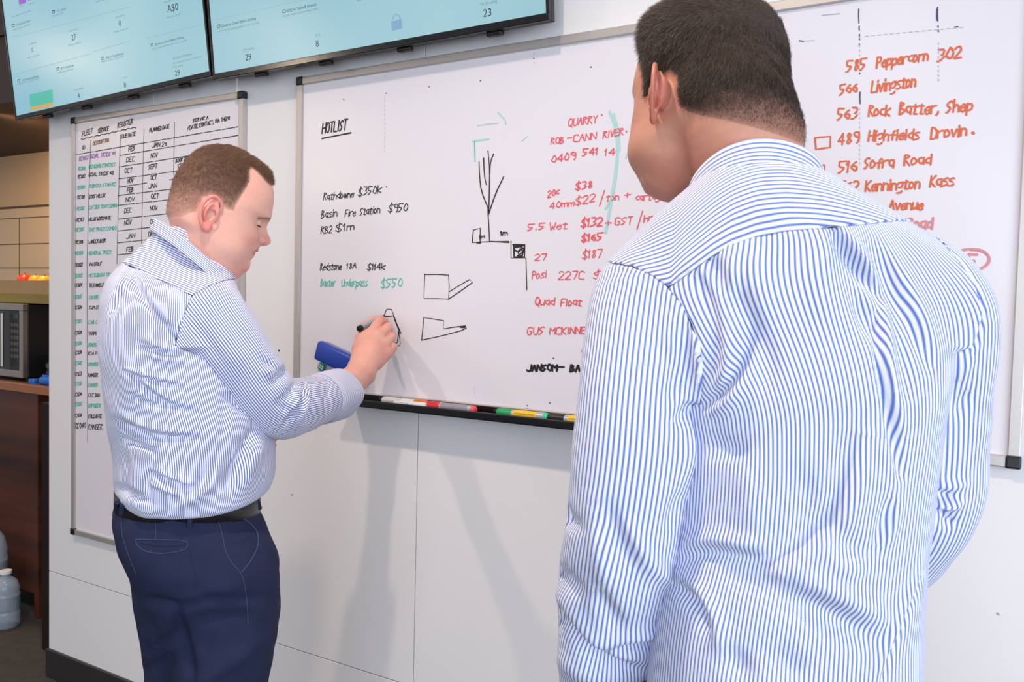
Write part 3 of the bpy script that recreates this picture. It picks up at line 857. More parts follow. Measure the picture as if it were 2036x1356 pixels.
tray_marker(tx(1093, 830, -.046), tx(1196, 845, -.046), -.046, ZB, RM * 1.12, M['silver_pl'], M['black_plastic'], M['black_plastic'], 'whiteboard marker with a black cap and yellow label beside the near man', -1, text='WHITEBOARD MARKER', band=(.12, .85, M['yellow_label']))

# ================================================================== wall screens
TILT = math.radians(6)
NTV = np.array([0, -math.cos(TILT), -math.sin(TILT)])       # out of the screen
UTV = np.array([0, -math.sin(TILT), math.cos(TILT)])        # up the screen
TVP0 = np.array([0, -.085, 2.078])                           # a point of the front plane at the bottom edge
M['screen'] = mat('lit_screen', '0a0a0a', .22, var=0, spec=.5)
nt = M['screen'].node_tree
bs = nt.nodes['Principled BSDF']
tc = nt.nodes.new('ShaderNodeTexCoord')
nz = nt.nodes.new('ShaderNodeTexNoise'); nz.inputs['Scale'].default_value = 1.4; nz.inputs['Detail'].default_value = 1
rp = nt.nodes.new('ShaderNodeValToRGB')
rp.color_ramp.elements[0].position = .3; rp.color_ramp.elements[0].color = lin('8fc6d8')
rp.color_ramp.elements[1].position = .75; rp.color_ramp.elements[1].color = lin('b4dde6')
nt.links.new(tc.outputs['Object'], nz.inputs['Vector']); nt.links.new(nz.outputs['Fac'], rp.inputs[0]); nt.links.new(rp.outputs[0], bs.inputs['Emission Color'])
bs.inputs['Emission Strength'].default_value = .86
UI = {n: mat('screen_' + n, '0a0a0a', .3, var=0, emit=c, estr=.86) for n, c in dict(ink='1f3038', grey='5f8894', pale='8fb9c4', teal='46bfae', amber='d8ac5e', violet='a05bd6', lock='86b4d6').items()}


def set_level(roll, x, dz):
    global TVP0, XTV, NTV, UTV
    TVP0 = np.array([x, -.085, 2.078 + dz])
    XTV = np.array([math.cos(roll), 0, math.sin(roll)])
    n = np.array([0, -math.cos(TILT), -math.sin(TILT)])
    UTV = np.cross(XTV, -n); UTV = np.cross(-n, XTV) * -1 if UTV[2] < 0 else UTV
    UTV = UTV / np.linalg.norm(UTV)
    NTV = np.cross(XTV, UTV); NTV = NTV / np.linalg.norm(NTV)
    if NTV[1] > 0: NTV = -NTV


def tv(x0, x1, label):
    o = empty('wall_screen', ((x0 + x1) / 2, 0, 2.078))
    tag(o, label, 'screen', None)
    H = .645
    fr = Matrix(((XTV[0], -NTV[0], UTV[0], TVP0[0]), (XTV[1], -NTV[1], UTV[1], TVP0[1]), (XTV[2], -NTV[2], UTV[2], TVP0[2]), (0, 0, 0, 1)))
    xm = (x0 + x1) / 2
    x0, x1 = x0 - xm, x1 - xm
    # local: x along, y into the screen, z up the screen
    B().box((x0, .008, 0), (x1, .030, H), .004, mtx=fr).build('housing', M['black_plastic'], o)
    B().box((x0 + .12, .028, .06), (x1 - .12, .062, H - .1), .012, mtx=fr).build('rear_cover', M['black_plastic'], o)
    b = B()
    bz, bt = .008, .017
    b.box((x0, -.001, 0), (x1, .01, bt), .002, mtx=fr).box((x0, -.001, H - bz), (x1, .01, H), .002, mtx=fr)
    b.box((x0, -.001, bt), (x0 + bz, .01, H - bz), .001, mtx=fr).box((x1 - bz, -.001, bt), (x1, .01, H - bz), .001, mtx=fr)
    b.build('bezel', M['bezel'], o)
    pnl = B().box((x0 + bz, .002, bt), (x1 - bz, .009, H - bz), mtx=fr).build('display_panel', M['screen'], o)
    for fx in (.16, .38, .62, .86):
        x = x0 + (x1 - x0) * fx
        B().box((x - .022, .012, -.010), (x + .022, .030, .002), .004, mtx=fr).build('vent_clip' if fx != .38 else 'infrared_eye', M['black_plastic'], o)
    b = B()
    for fx in (.3, .7):
        x = x0 + (x1 - x0) * fx
        b.box((xm + x - .03, -.05, 2.2), (xm + x + .03, -.0005, 2.62))
    b.build('wall_bracket', M['black_plastic'], o)
    return o, pnl


set_level(math.radians(2.0), (-3.150 - 2.098) / 2, -.006)
TVA, PA = tv(-3.150, -2.098, 'wall screen above the small whiteboard showing a teal and amber bar chart')
LEVEL_A = (math.radians(2.0), (-3.150 - 2.098) / 2, -.006)
set_level(math.radians(.3), (-2.092 - .957) / 2, .004)
TVB, PB = tv(-2.092, -.957, 'wall screen above the large whiteboard showing a pale blue padlock')


class UIText:
    def __init__(self): self.v, self.f = {}, {}
    def add(self, col, pts, fs):
        v = self.v.setdefault(col, []); f = self.f.setdefault(col, [])
        n = len(v); v += [tuple(p) for p in pts]; f += [tuple(i + n for i in q) for q in fs]
    def pt(self, px, py, lift=.0003): return on_plane(px, py, TVP0 - NTV * .002 + NTV * lift, NTV)
    def text(self, s, x, y, h, col='ink', w=None, align='LEFT'):
        """cap height h pixels; starts (or is centred) at pixel x, y of its baseline."""
        v, f = font_mesh(s, 1, align)
        if not v: return
        o = self.pt(x, y); hm = np.linalg.norm(self.pt(x, y - h) - o)
        k = hm / .70; kx = k
        v = np.array(v)
        if w:
            wm = np.linalg.norm(self.pt(x + w, y - w * .2) - o); kx = wm / (v[:, 0].max() - v[:, 0].min())
        self.add(col, [o + XTV * q[0] * kx + UTV * q[1] * k for q in v], f)
    def quad(self, col, pts, lift=.0003):
        self.add(col, [self.pt(x, y, lift) for x, y in pts], [tuple(range(len(pts)))])
    def line(self, a_, b_, w=.5, col='pale'):
        self.quad(col, [(a_[0], a_[1] - w), (b_[0], b_[1] - w), (b_[0], b_[1] + w), (a_[0], a_[1] + w)])
    def build(self, parent):
        for c in self.v:
            mesh_obj({'ink': 'dashboard_lettering', 'grey': 'dashboard_small_print', 'pale': 'divider_line', 'teal': 'teal_bar', 'amber': 'amber_bar', 'violet': 'violet_bar', 'lock': 'padlock_icon'}[c], self.v[c], self.f[c], UI[c], parent)


def icon(u, x, y, s):
    for a_, b_ in (((x, y), (x, y - s)), ((x + s, y - s * .2), (x + s, y - s * 1.2))):
        u.quad('ink', [(a_[0] - .4, a_[1]), (b_[0] - .4, b_[1]), (b_[0] + .4, b_[1]), (a_[0] + .4, a_[1])])
    u.line((x, y), (x + s, y - s * .2), .45, 'ink'); u.line((x, y - s), (x + s, y - s * 1.2), .8, 'ink')


set_level(*LEVEL_A)
u = UIText()
for s, x, y, h in (('0', 65, 104, 9.5), ('27', 147, 79.5, 11.5), ('0', 239, 51.5, 11.5), ('A$0', 344, 22, 14.5), ('4', 157, 195.5, 10.5), ('8', 249, 174, 10.5), ('29', 353, 150.5, 11.5)):
    u.text(s, x, y, h, 'ink', None, 'CENTER')
for s, x, y, w_, x1, y1 in (('Quote to Check Before Sending', 309, 90.5, 57, 301, 100), ('RFQ w/ Takeoff Already', 211, 117.5, 35, 202, 125), ('Total Outstanding Quotes', 44, 162, 33, 36, 169), ('IETV - Final Quotes', 122, 138.5, 25, 115, 147), ('TLP Quote This Week', 33, 52, 27, 27, 61), ('EFTS - All Calls', 113, 25, 18, 104, 34)):
    u.text(s, x, y, 4.6, 'ink', w_)
    icon(u, x - 9, y + 1.5, 4.6)
    u.text('QUOTE TO CHECK BEFORE SENDING - TO DO - THIS YEAR' if 'Quote to' in s else 'PIPEDRIVE - WORK - QUOTES TAKEN', x1, y1, 3, 'grey', w_ * 1.25)
for s, x, y, w_ in (('+29 (29%)', 344, 136, 20), ('Activate Windows', 344, 118.5, 39), ('Go to Settings to activate Windows.', 344, 127.5, 58), ('Number of activities', 135, 92.5, 27), ('Number of activities', 226, 66, 29), ('Deal value (AUD)', 331, 37, 28), ('Number of activities', 55, 117, 24), ('+20 (100%)', 136, 64.5, 20), ('0 (0%)', 57, 90, 15), ('20 (100%)', 229, 37, 19), ('+20 (90%)', 147, 181, 19), ('0 0', 244.5, 157, 8), ('+AUD 0 (70%)', 325, 7, 33), ('Number of activities', 24, 35, 38), ('Week 39', 39, 15, 11), ('Week 40', 57, 10, 11), ('AUD / week', 190, 6, 22)):
    u.text(s, x, y, 4.6 if 'Activate' in s else 3.2, 'grey', w_)
u.line((32, 147), (180, 107)); u.line((182, 104), (258, 82)); u.line((292, 76), (400, 49)); u.line((26, 73), (60, 66)); u.line((60, 66), (258, 14))
u.quad('teal', [(58.5, 188), (104.5, 177.5), (105.5, 203), (60, 213)]); u.quad('amber', [(60, 213), (105.5, 203), (106, 211), (61, 220)])
u.quad('violet', [(36, -4), (51, -8), (52.5, 5.5), (38, 9.5)]); u.quad('violet', [(55, -4), (62, -6), (63, -1), (56, 2)])
u.line((42, 187), (45, 226), .3, 'grey')
for s, x, y in (('15', 48, 187), ('10', 49, 197), ('5', 50, 208), ('0', 51, 219)): u.text(s, x, y, 3, 'grey')
u.text('18', 78, 181, 3, 'grey')
u.build(PA)
set_level(math.radians(.3), (-2.092 - .957) / 2, .004)
u = UIText()
for s, x, y, h in (('29', 494, 120, 13), ('8', 631, 93, 13), ('23', 969.5, 32.5, 15.5)):
    u.text(s, x, y, h, 'ink', None, 'CENTER')
for s, x, y, w_, x1, y1 in (('Quote to Check Before Sending', 440, 54.5, 69, 432.5, 65), ('RFQ w/ Takeoff Already', 570, 24.5, 59, 562.5, 34.5)):
    u.text(s, x, y, 6, 'ink', w_)
    icon(u, x - 8, y + 1.5, 5.6)
    u.text('QUOTE TO CHECK BEFORE SENDING - TO DO - THIS YEAR' if 'Quote to' in s else 'TAKEOFF - WORK - QUOTES TAKEN + EMPTY', x1, y1, 3.4, 'grey', w_ * 1.2)
for s, x, y, w_ in (('+29 (29%)', 482, 102.5, 23), ('0 0', 628, 73, 8), ('+11 (91.67%)', 953, 12, 35), ('AUD / week', 710, 3, 22)):
    u.text(s, x, y, 5, 'grey', w_)
u.line((428, 40), (600, 0), .4)
u.quad('lock', [(777.5, 43), (798.5, 37.5), (800.5, 56.5), (779, 61.5)])
kk = [(788.5 + 7 * math.cos(t), 38 + 9.5 * math.sin(t)) for t in np.linspace(math.pi, 2 * math.pi, 14)]
for a_, b_ in zip(kk, kk[1:]):
    dx, dy = b_[0] - a_[0], b_[1] - a_[1]; l_ = math.hypot(dx, dy); nx, ny = -dy / l_ * 1.1, dx / l_ * 1.1
    u.quad('lock', [(a_[0] + nx, a_[1] + ny), (b_[0] + nx, b_[1] + ny), (b_[0] - nx, b_[1] - ny), (a_[0] - nx, a_[1] - ny)])
u.quad('pale', [(786.5, 48), (790, 47), (790.5, 54), (787, 55)], .0006)
u.build(PB)
# ================================================================== implicit surfaces for the two figures
import openvdb
from mathutils.bvhtree import BVHTree


def smin(a, b, k):
    h = np.clip(.5 + .5 * (b - a) / k, 0, 1)
    return b * (1 - h) + a * h - k * h * (1 - h)


def smax(a, b, k): return -smin(-a, -b, k)


def sstep(x, a, b):
    t = np.clip((x - a) / (b - a), 0, 1)
    return t * t * (3 - 2 * t)


def ell(p, c, r):
    q = (p - np.asarray(c)) / np.asarray(r)
    k0 = np.linalg.norm(q, axis=1)
    k1 = np.linalg.norm(q / np.asarray(r), axis=1)
    return k0 * (k0 - 1) / np.maximum(k1, 1e-9)


def sph(p, c, r): return np.linalg.norm(p - np.asarray(c), axis=1) - r


def chain(p, pts, rad, k=0):
    pts = np.asarray(pts, float)
    rad = np.broadcast_to(np.asarray(rad, float), (len(pts),))
    d = None
    for a, b, ra, rb in zip(pts, pts[1:], rad, rad[1:]):
        ab = b - a
        t = np.clip(((p - a) @ ab) / max(ab @ ab, 1e-12), 0, 1)
        q = np.linalg.norm(p - (a + t[:, None] * ab), axis=1) - (ra + (rb - ra) * t)
        d = q if d is None else (smin(d, q, k) if k else np.minimum(d, q))
    return d


def spline(pts, n=28):
    """Catmull-Rom resampling; extra columns (radii) ride along."""
    P = np.asarray(pts, float)
    P = np.vstack([2 * P[0] - P[1], P, 2 * P[-1] - P[-2]])
    m = len(P) - 3
    out = []
    for u in np.linspace(0, m - 1e-6, n):
        i = int(u); t = u - i
        a, b, c, d = P[i:i + 4]
        out.append(.5 * ((2 * b) + (-a + c) * t + (2 * a - 5 * b + 4 * c - d) * t * t + (-a + 3 * b - 3 * c + d) * t ** 3))
    return np.array(out)


class Table:
    """Smoothed 1-D table y(x)."""
    def __init__(self, x, y, sm=.02, n=400):
        x, y = np.asarray(x, float), np.asarray(y, float)
        o = np.argsort(x)
        self.x = np.linspace(x[o][0], x[o][-1], n)
        v = np.interp(self.x, x[o], y[o])
        dx = self.x[1] - self.x[0]
        w_ = max(1, int(sm / dx))
        if w_ > 1:
            ker = np.exp(-.5 * (np.arange(-2 * w_, 2 * w_ + 1) / (w_ * .6)) ** 2); ker /= ker.sum()
            L = 2 * w_
            vp = np.concatenate([2 * v[0] - v[L:0:-1], v, 2 * v[-1] - v[-2:-L - 2:-1]])
            v = np.convolve(vp, ker, 'valid')
        self.y = v

    def __call__(self, q): return np.interp(q, self.x, self.y)


class Slices:
    """Stack of horizontal superellipses: left/right extents xl(z), xr(z), half depth b(z), centre depth cy(z)."""
    def __init__(self, L, R, Bz, cy=0., n=2.3, sm=.02):
        self.l = Table([q[1] for q in L], [q[0] for q in L], sm)
        self.r = Table([q[1] for q in R], [q[0] for q in R], sm)
        self.b = Table([q[0] for q in Bz], [q[1] for q in Bz], sm)
        self.cy = Table([q[0] for q in cy], [q[1] for q in cy], sm) if not np.isscalar(cy) else (lambda z: cy)
        self.n = n
        self.z0 = max(min(q[1] for q in L), min(q[1] for q in R))
        self.z1 = min(max(q[1] for q in L), max(q[1] for q in R))

    def parts(self, p):
        z = p[:, 2]
        l, r, b = self.l(z), self.r(z), self.b(z)
        return (l + r) / 2, np.maximum((r - l) / 2, .004), np.maximum(b, .004), self.cy(z)

    def __call__(self, p, grow=0., z0=None, z1=None):
        c, a, b, cy = self.parts(p)
        a, b = a + grow, b + grow
        u, v = np.abs((p[:, 0] - c) / a), np.abs((p[:, 1] - cy) / b)
        q = (u ** self.n + v ** self.n) ** (1 / self.n)
        # first-order distance
        gx = (u / np.maximum(q, 1e-6)) ** (self.n - 1) / a
        gy = (v / np.maximum(q, 1e-6)) ** (self.n - 1) / b
        f = (q - 1) / np.maximum(np.sqrt(gx * gx + gy * gy), 1e-3)
        f = np.maximum(f, -.5 * np.minimum(a, b))
        z = p[:, 2]
        return smax(f, np.maximum((self.z0 if z0 is None else z0) - z, z - (self.z1 if z1 is None else z1)), .012)


def sample_grid(fn, lo, hi, h, cf=4, safe=2.6):
    lo, hi = np.array(lo, float), np.array(hi, float)
    n = np.maximum(np.ceil((hi - lo) / (h * cf)).astype(int), 2)
    cax = [lo[i] + h * cf * (np.arange(n[i]) + .5) - h * .5 for i in range(3)]
    C = np.stack(np.meshgrid(*cax, indexing='ij'), -1).reshape(-1, 3)
    fc = np.concatenate([fn(q) for q in np.array_split(C, max(1, len(C) // 200000))])
    act = np.abs(fc) < safe * h * cf
    big = np.repeat(np.repeat(np.repeat(fc.reshape(n), cf, 0), cf, 1), cf, 2).astype(np.float32)
    idx = np.argwhere(act.reshape(n))
    off = np.stack(np.meshgrid(*[np.arange(cf)] * 3, indexing='ij'), -1).reshape(-1, 3)
    for blk in np.array_split(idx, max(1, len(idx) // 4000)):
        if not len(blk): continue
        I = (blk[:, None, :] * cf + off[None]).reshape(-1, 3)
        v = fn(lo + I * h)
        big[I[:, 0], I[:, 1], I[:, 2]] = v
    return big, lo


def iso_mesh(fn, lo, hi, h, cf=4, smooth=2, safe=2.6):
    arr, lo = sample_grid(fn, lo, hi, h, cf, safe)
    arr = np.clip(arr, -h * 8, h * 8)
    g = openvdb.FloatGrid(h * 8)
    g.copyFromArray(np.ascontiguousarray(arr, dtype=np.float32))
    V, Q = g.convertToQuads(0.0)
    V = np.asarray(V, float) * h + lo
    Q = np.asarray(Q, int)
    if smooth and len(V):
        e = np.concatenate([Q[:, [0, 1]], Q[:, [1, 2]], Q[:, [2, 3]], Q[:, [3, 0]]])
        e = np.concatenate([e, e[:, ::-1]])
        deg = np.bincount(e[:, 0], minlength=len(V))
        for k in range(smooth):
            for lam in (.5, -.52):
                acc = np.stack([np.bincount(e[:, 0], weights=V[e[:, 1], i], minlength=len(V)) for i in range(3)], 1)
                V = V + lam * (acc / np.maximum(deg, 1)[:, None] - V)
    return V, Q


def vnormals(V, Q):
    n = np.cross(V[Q[:, 2]] - V[Q[:, 0]], V[Q[:, 3]] - V[Q[:, 1]])
    out = np.stack([np.bincount(Q.ravel(), weights=np.repeat(n[:, i], 4), minlength=len(V)) for i in range(3)], 1)
    return out / np.maximum(np.linalg.norm(out, axis=1), 1e-12)[:, None]


def np_mesh(name, V, Q, m, parent=None, attrs=None, ident=True):
    me = bpy.data.meshes.new(name)
    me.vertices.add(len(V)); me.vertices.foreach_set('co', np.asarray(V, np.float32).ravel())
    k = Q.shape[1]
    me.loops.add(len(Q) * k); me.loops.foreach_set('vertex_index', np.asarray(Q, np.int32).ravel())
    me.polygons.add(len(Q)); me.polygons.foreach_set('loop_start', np.arange(0, len(Q) * k, k, dtype=np.int32))
    me.update(calc_edges=True)
    me.polygons.foreach_set('use_smooth', np.ones(len(Q), bool))
    for an, av in (attrs or {}).items():
        av = np.asarray(av, np.float32)
        if av.ndim == 1:
            a = me.attributes.new(an, 'FLOAT', 'POINT'); a.data.foreach_set('value', av)
        else:
            a = me.attributes.new(an, 'FLOAT_COLOR', 'POINT'); a.data.foreach_set('color', np.concatenate([av, np.ones((len(av), 1), np.float32)], 1).ravel())
    me.materials.append(m)
    o = bpy.data.objects.new(name, me)
    COL.objects.link(o)
    if parent is not None: o.parent = parent
    return o


class Frame:
    """Person frame: x to the picture's right, y away from the camera, z up, origin on the floor."""
    def __init__(self, px, py, d):
        p = at(px, py, d)
        self.O = np.array([p[0], p[1], 0.])
        v = (p - CAM)[:2]; v = v / np.linalg.norm(v)
        self.ex = np.array([v[1], -v[0], 0]); self.ey = np.array([v[0], v[1], 0]); self.ez = np.array([0, 0, 1.])
        self.A = np.stack([self.ex, self.ey, self.ez])
        self.mw = Matrix(((self.ex[0], self.ey[0], 0, self.O[0]), (self.ex[1], self.ey[1], 0, self.O[1]), (0, 0, 1, 0), (0, 0, 0, 1)))

    def loc(self, P): return (np.asarray(P) - self.O) @ self.A.T

    def wor(self, p): return self.O + np.asarray(p) @ self.A

    def px(self, x, y, y0=0.):
        """local point under pixel (x, y) in the plane at local depth y0."""
        return self.loc(on_plane(x, y, self.O + self.ey * y0, self.ey))

    def xz(self, x, y, y0=0.):
        q = self.px(x, y, y0)
        return q[0], q[2]

    def proj(self, p):
        v = self.wor(p) - CAM
        z = v @ FWD
        return np.stack([1018 + 1018 * FOC * (v @ RIGHT) / z, 678 + 1018 * FOC * (v @ DOWN) / z], 1), z


def folds(fr, V, N, F, facing=.15):
    """Sculpted wrinkles: F = [(pixel polyline, height in m, half width in m)]; only on the side the folds were seen on."""
    P, z = fr.proj(V)
    W = fr.wor(V)
    vd = W - CAM; vd /= np.linalg.norm(vd, axis=1)[:, None]
    cosv = -np.sum((N @ fr.A) * vd, 1)
    wgt = sstep(cosv, -.05, facing)
    out = np.zeros(len(V))
    sc = z / (1018 * FOC)
    for pl, amp, wd in F:
        pl = np.array(smooth_line(pl, 2) if len(pl) > 2 else pl, float)
        seg = np.linalg.norm(np.diff(pl, axis=0), axis=1); L = seg.sum(); s0 = 0
        lo, hi = pl.min(0) - 90, pl.max(0) + 90
        m = np.all((P > lo) & (P < hi), 1)
        if not m.any(): continue
        q = P[m]; best = np.full(len(q), 1e9); tb = np.zeros(len(q))
        for a, b, l in zip(pl, pl[1:], seg):
            ab = b - a
            t = np.clip(((q - a) @ ab) / (ab @ ab), 0, 1)
            d = np.linalg.norm(q - (a + t[:, None] * ab), axis=1)
            u = d < best
            best = np.where(u, d, best); tb = np.where(u, (s0 + t * l) / L, tb)
            s0 += l
        dm = best * sc[m] / wd
        out[m] += amp * np.exp(-dm * dm) * np.sin(np.pi * np.clip(tb * .92 + .04, 0, 1)) ** .6
    return out * wgt


def wave_noise(V, seed, freqs, amps):
    r = np.random.default_rng(seed)
    o = np.zeros(len(V))
    for f, a in zip(freqs, amps):
        for _ in range(4):
            d = r.normal(size=3); d /= np.linalg.norm(d)
            o += a / 4 * 2 * np.sin(V @ d * f + r.random() * 6.28 + 1.5 * np.sin(V @ np.roll(d, 1) * f * .6))
    return o


# ------------------------------------------------------------------ materials of the figures
def skin_material(name, sss=.12):
    m = mat(name, 'd9a48f', .5, var=0, bump=.12, bscale=1400)
    nt = m.node_tree; b = nt.nodes['Principled BSDF']
    at_ = nt.nodes.new('ShaderNodeAttribute'); at_.attribute_name = 'skin'
    tc = nt.nodes.new('ShaderNodeTexCoord')
    nz = nt.nodes.new('ShaderNodeTexNoise'); nz.inputs['Scale'].default_value = 160; nz.inputs['Detail'].default_value = 4
    nt.links.new(tc.outputs['Object'], nz.inputs['Vector'])
    mp = nt.nodes.new('ShaderNodeMapRange'); mp.inputs[3].default_value = .93; mp.inputs[4].default_value = 1.07
    nt.links.new(nz.outputs['Fac'], mp.inputs[0])
    mx = nt.nodes.new('ShaderNodeMix'); mx.data_type = 'RGBA'; mx.blend_type = 'MULTIPLY'; mx.inputs[0].default_value = 1
    nt.links.new(at_.outputs['Color'], mx.inputs[6]); nt.links.new(mp.outputs[0], mx.inputs[7])
    nt.links.new(mx.outputs[2], b.inputs['Base Color'])
    b.inputs['Subsurface Weight'].default_value = sss
    b.inputs['Subsurface Radius'].default_value = (1, .35, .2)
    b.inputs['Subsurface Scale'].default_value = .006
    b.inputs['Specular IOR Level'].default_value = .4
    return m


def hair_material(name, color, tip=None):
    m = mat(name, color, .55, var=.35, scale=420, bump=.5, bscale=1500, spec=.35)
    return m


def buzz_material(name, hair):
    """Cropped hair over skin: attribute 'dens' says how much hair covers the skin."""
    m = mat(name, hair, .6, var=0, bump=.5, bscale=1600, spec=.3)
    nt = m.node_tree; b = nt.nodes['Principled BSDF']
    at_ = nt.nodes.new('ShaderNodeAttribute'); at_.attribute_name = 'skin'
    ad = nt.nodes.new('ShaderNodeAttribute'); ad.attribute_name = 'dens'
    tc = nt.nodes.new('ShaderNodeTexCoord')
    nz = nt.nodes.new('ShaderNodeTexNoise'); nz.inputs['Scale'].default_value = 700; nz.inputs['Detail'].default_value = 3
    nt.links.new(tc.outputs['Object'], nz.inputs['Vector'])
    ma = nt.nodes.new('ShaderNodeMath'); ma.operation = 'MULTIPLY_ADD'; ma.inputs[1].default_value = .9; ma.inputs[2].default_value = -.45
    nt.links.new(nz.outputs['Fac'], ma.inputs[0])
    sm_ = nt.nodes.new('ShaderNodeMath'); sm_.operation = 'ADD'; sm_.use_clamp = True
    nt.links.new(ma.outputs[0], sm_.inputs[0]); nt.links.new(ad.outputs['Fac'], sm_.inputs[1])
    n2 = nt.nodes.new('ShaderNodeTexNoise'); n2.inputs['Scale'].default_value = 260
    nt.links.new(tc.outputs['Object'], n2.inputs['Vector'])
    hm = nt.nodes.new('ShaderNodeMix'); hm.data_type = 'RGBA'
    c = lin(hair)
    hm.inputs[6].default_value = tuple(x * .6 for x in c[:3]) + (1,); hm.inputs[7].default_value = tuple(x * 1.5 for x in c[:3]) + (1,)
    nt.links.new(n2.outputs['Fac'], hm.inputs[0])
    mx = nt.nodes.new('ShaderNodeMix'); mx.data_type = 'RGBA'
    nt.links.new(sm_.outputs[0], mx.inputs[0]); nt.links.new(at_.outputs['Color'], mx.inputs[6]); nt.links.new(hm.outputs[2], mx.inputs[7])
    nt.links.new(mx.outputs[2], b.inputs['Base Color'])
    return m


def stripe_material(name, white, blue, duty=.42, soft=.12):
    m = mat(name, white, .78, var=0, bump=.25, bscale=1500, spec=.25)
    nt = m.node_tree; b = nt.nodes['Principled BSDF']
    at_ = nt.nodes.new('ShaderNodeAttribute'); at_.attribute_name = 'su'
    fr = nt.nodes.new('ShaderNodeMath'); fr.operation = 'PINGPONG'; fr.inputs[1].default_value = .5
    nt.links.new(at_.outputs['Fac'], fr.inputs[0])
    mp = nt.nodes.new('ShaderNodeMapRange'); mp.interpolation_type = 'SMOOTHSTEP'
    mp.inputs[1].default_value = duty / 2 - soft / 2; mp.inputs[2].default_value = duty / 2 + soft / 2
    mp.inputs[3].default_value = 1; mp.inputs[4].default_value = 0
    nt.links.new(fr.outputs[0], mp.inputs[0])
    mx = nt.nodes.new('ShaderNodeMix'); mx.data_type = 'RGBA'
    mx.inputs[6].default_value = lin(white); mx.inputs[7].default_value = lin(blue)
    nt.links.new(mp.outputs[0], mx.inputs[0]); nt.links.new(mx.outputs[2], b.inputs['Base Color'])
    b.inputs['Sheen Weight'].default_value = .1
    return m
# ================================================================== heads
HS = .0002346
C17, S17 = math.cos(math.radians(17)), math.sin(math.radians(17))


def canon(pts):
    q = np.array(pts, float)
    x, z = (q[:, 0] - 480) * HS, -(q[:, 1] - 650) * HS
    return np.stack([x * C17 - z * S17, x * S17 + z * C17], 1)


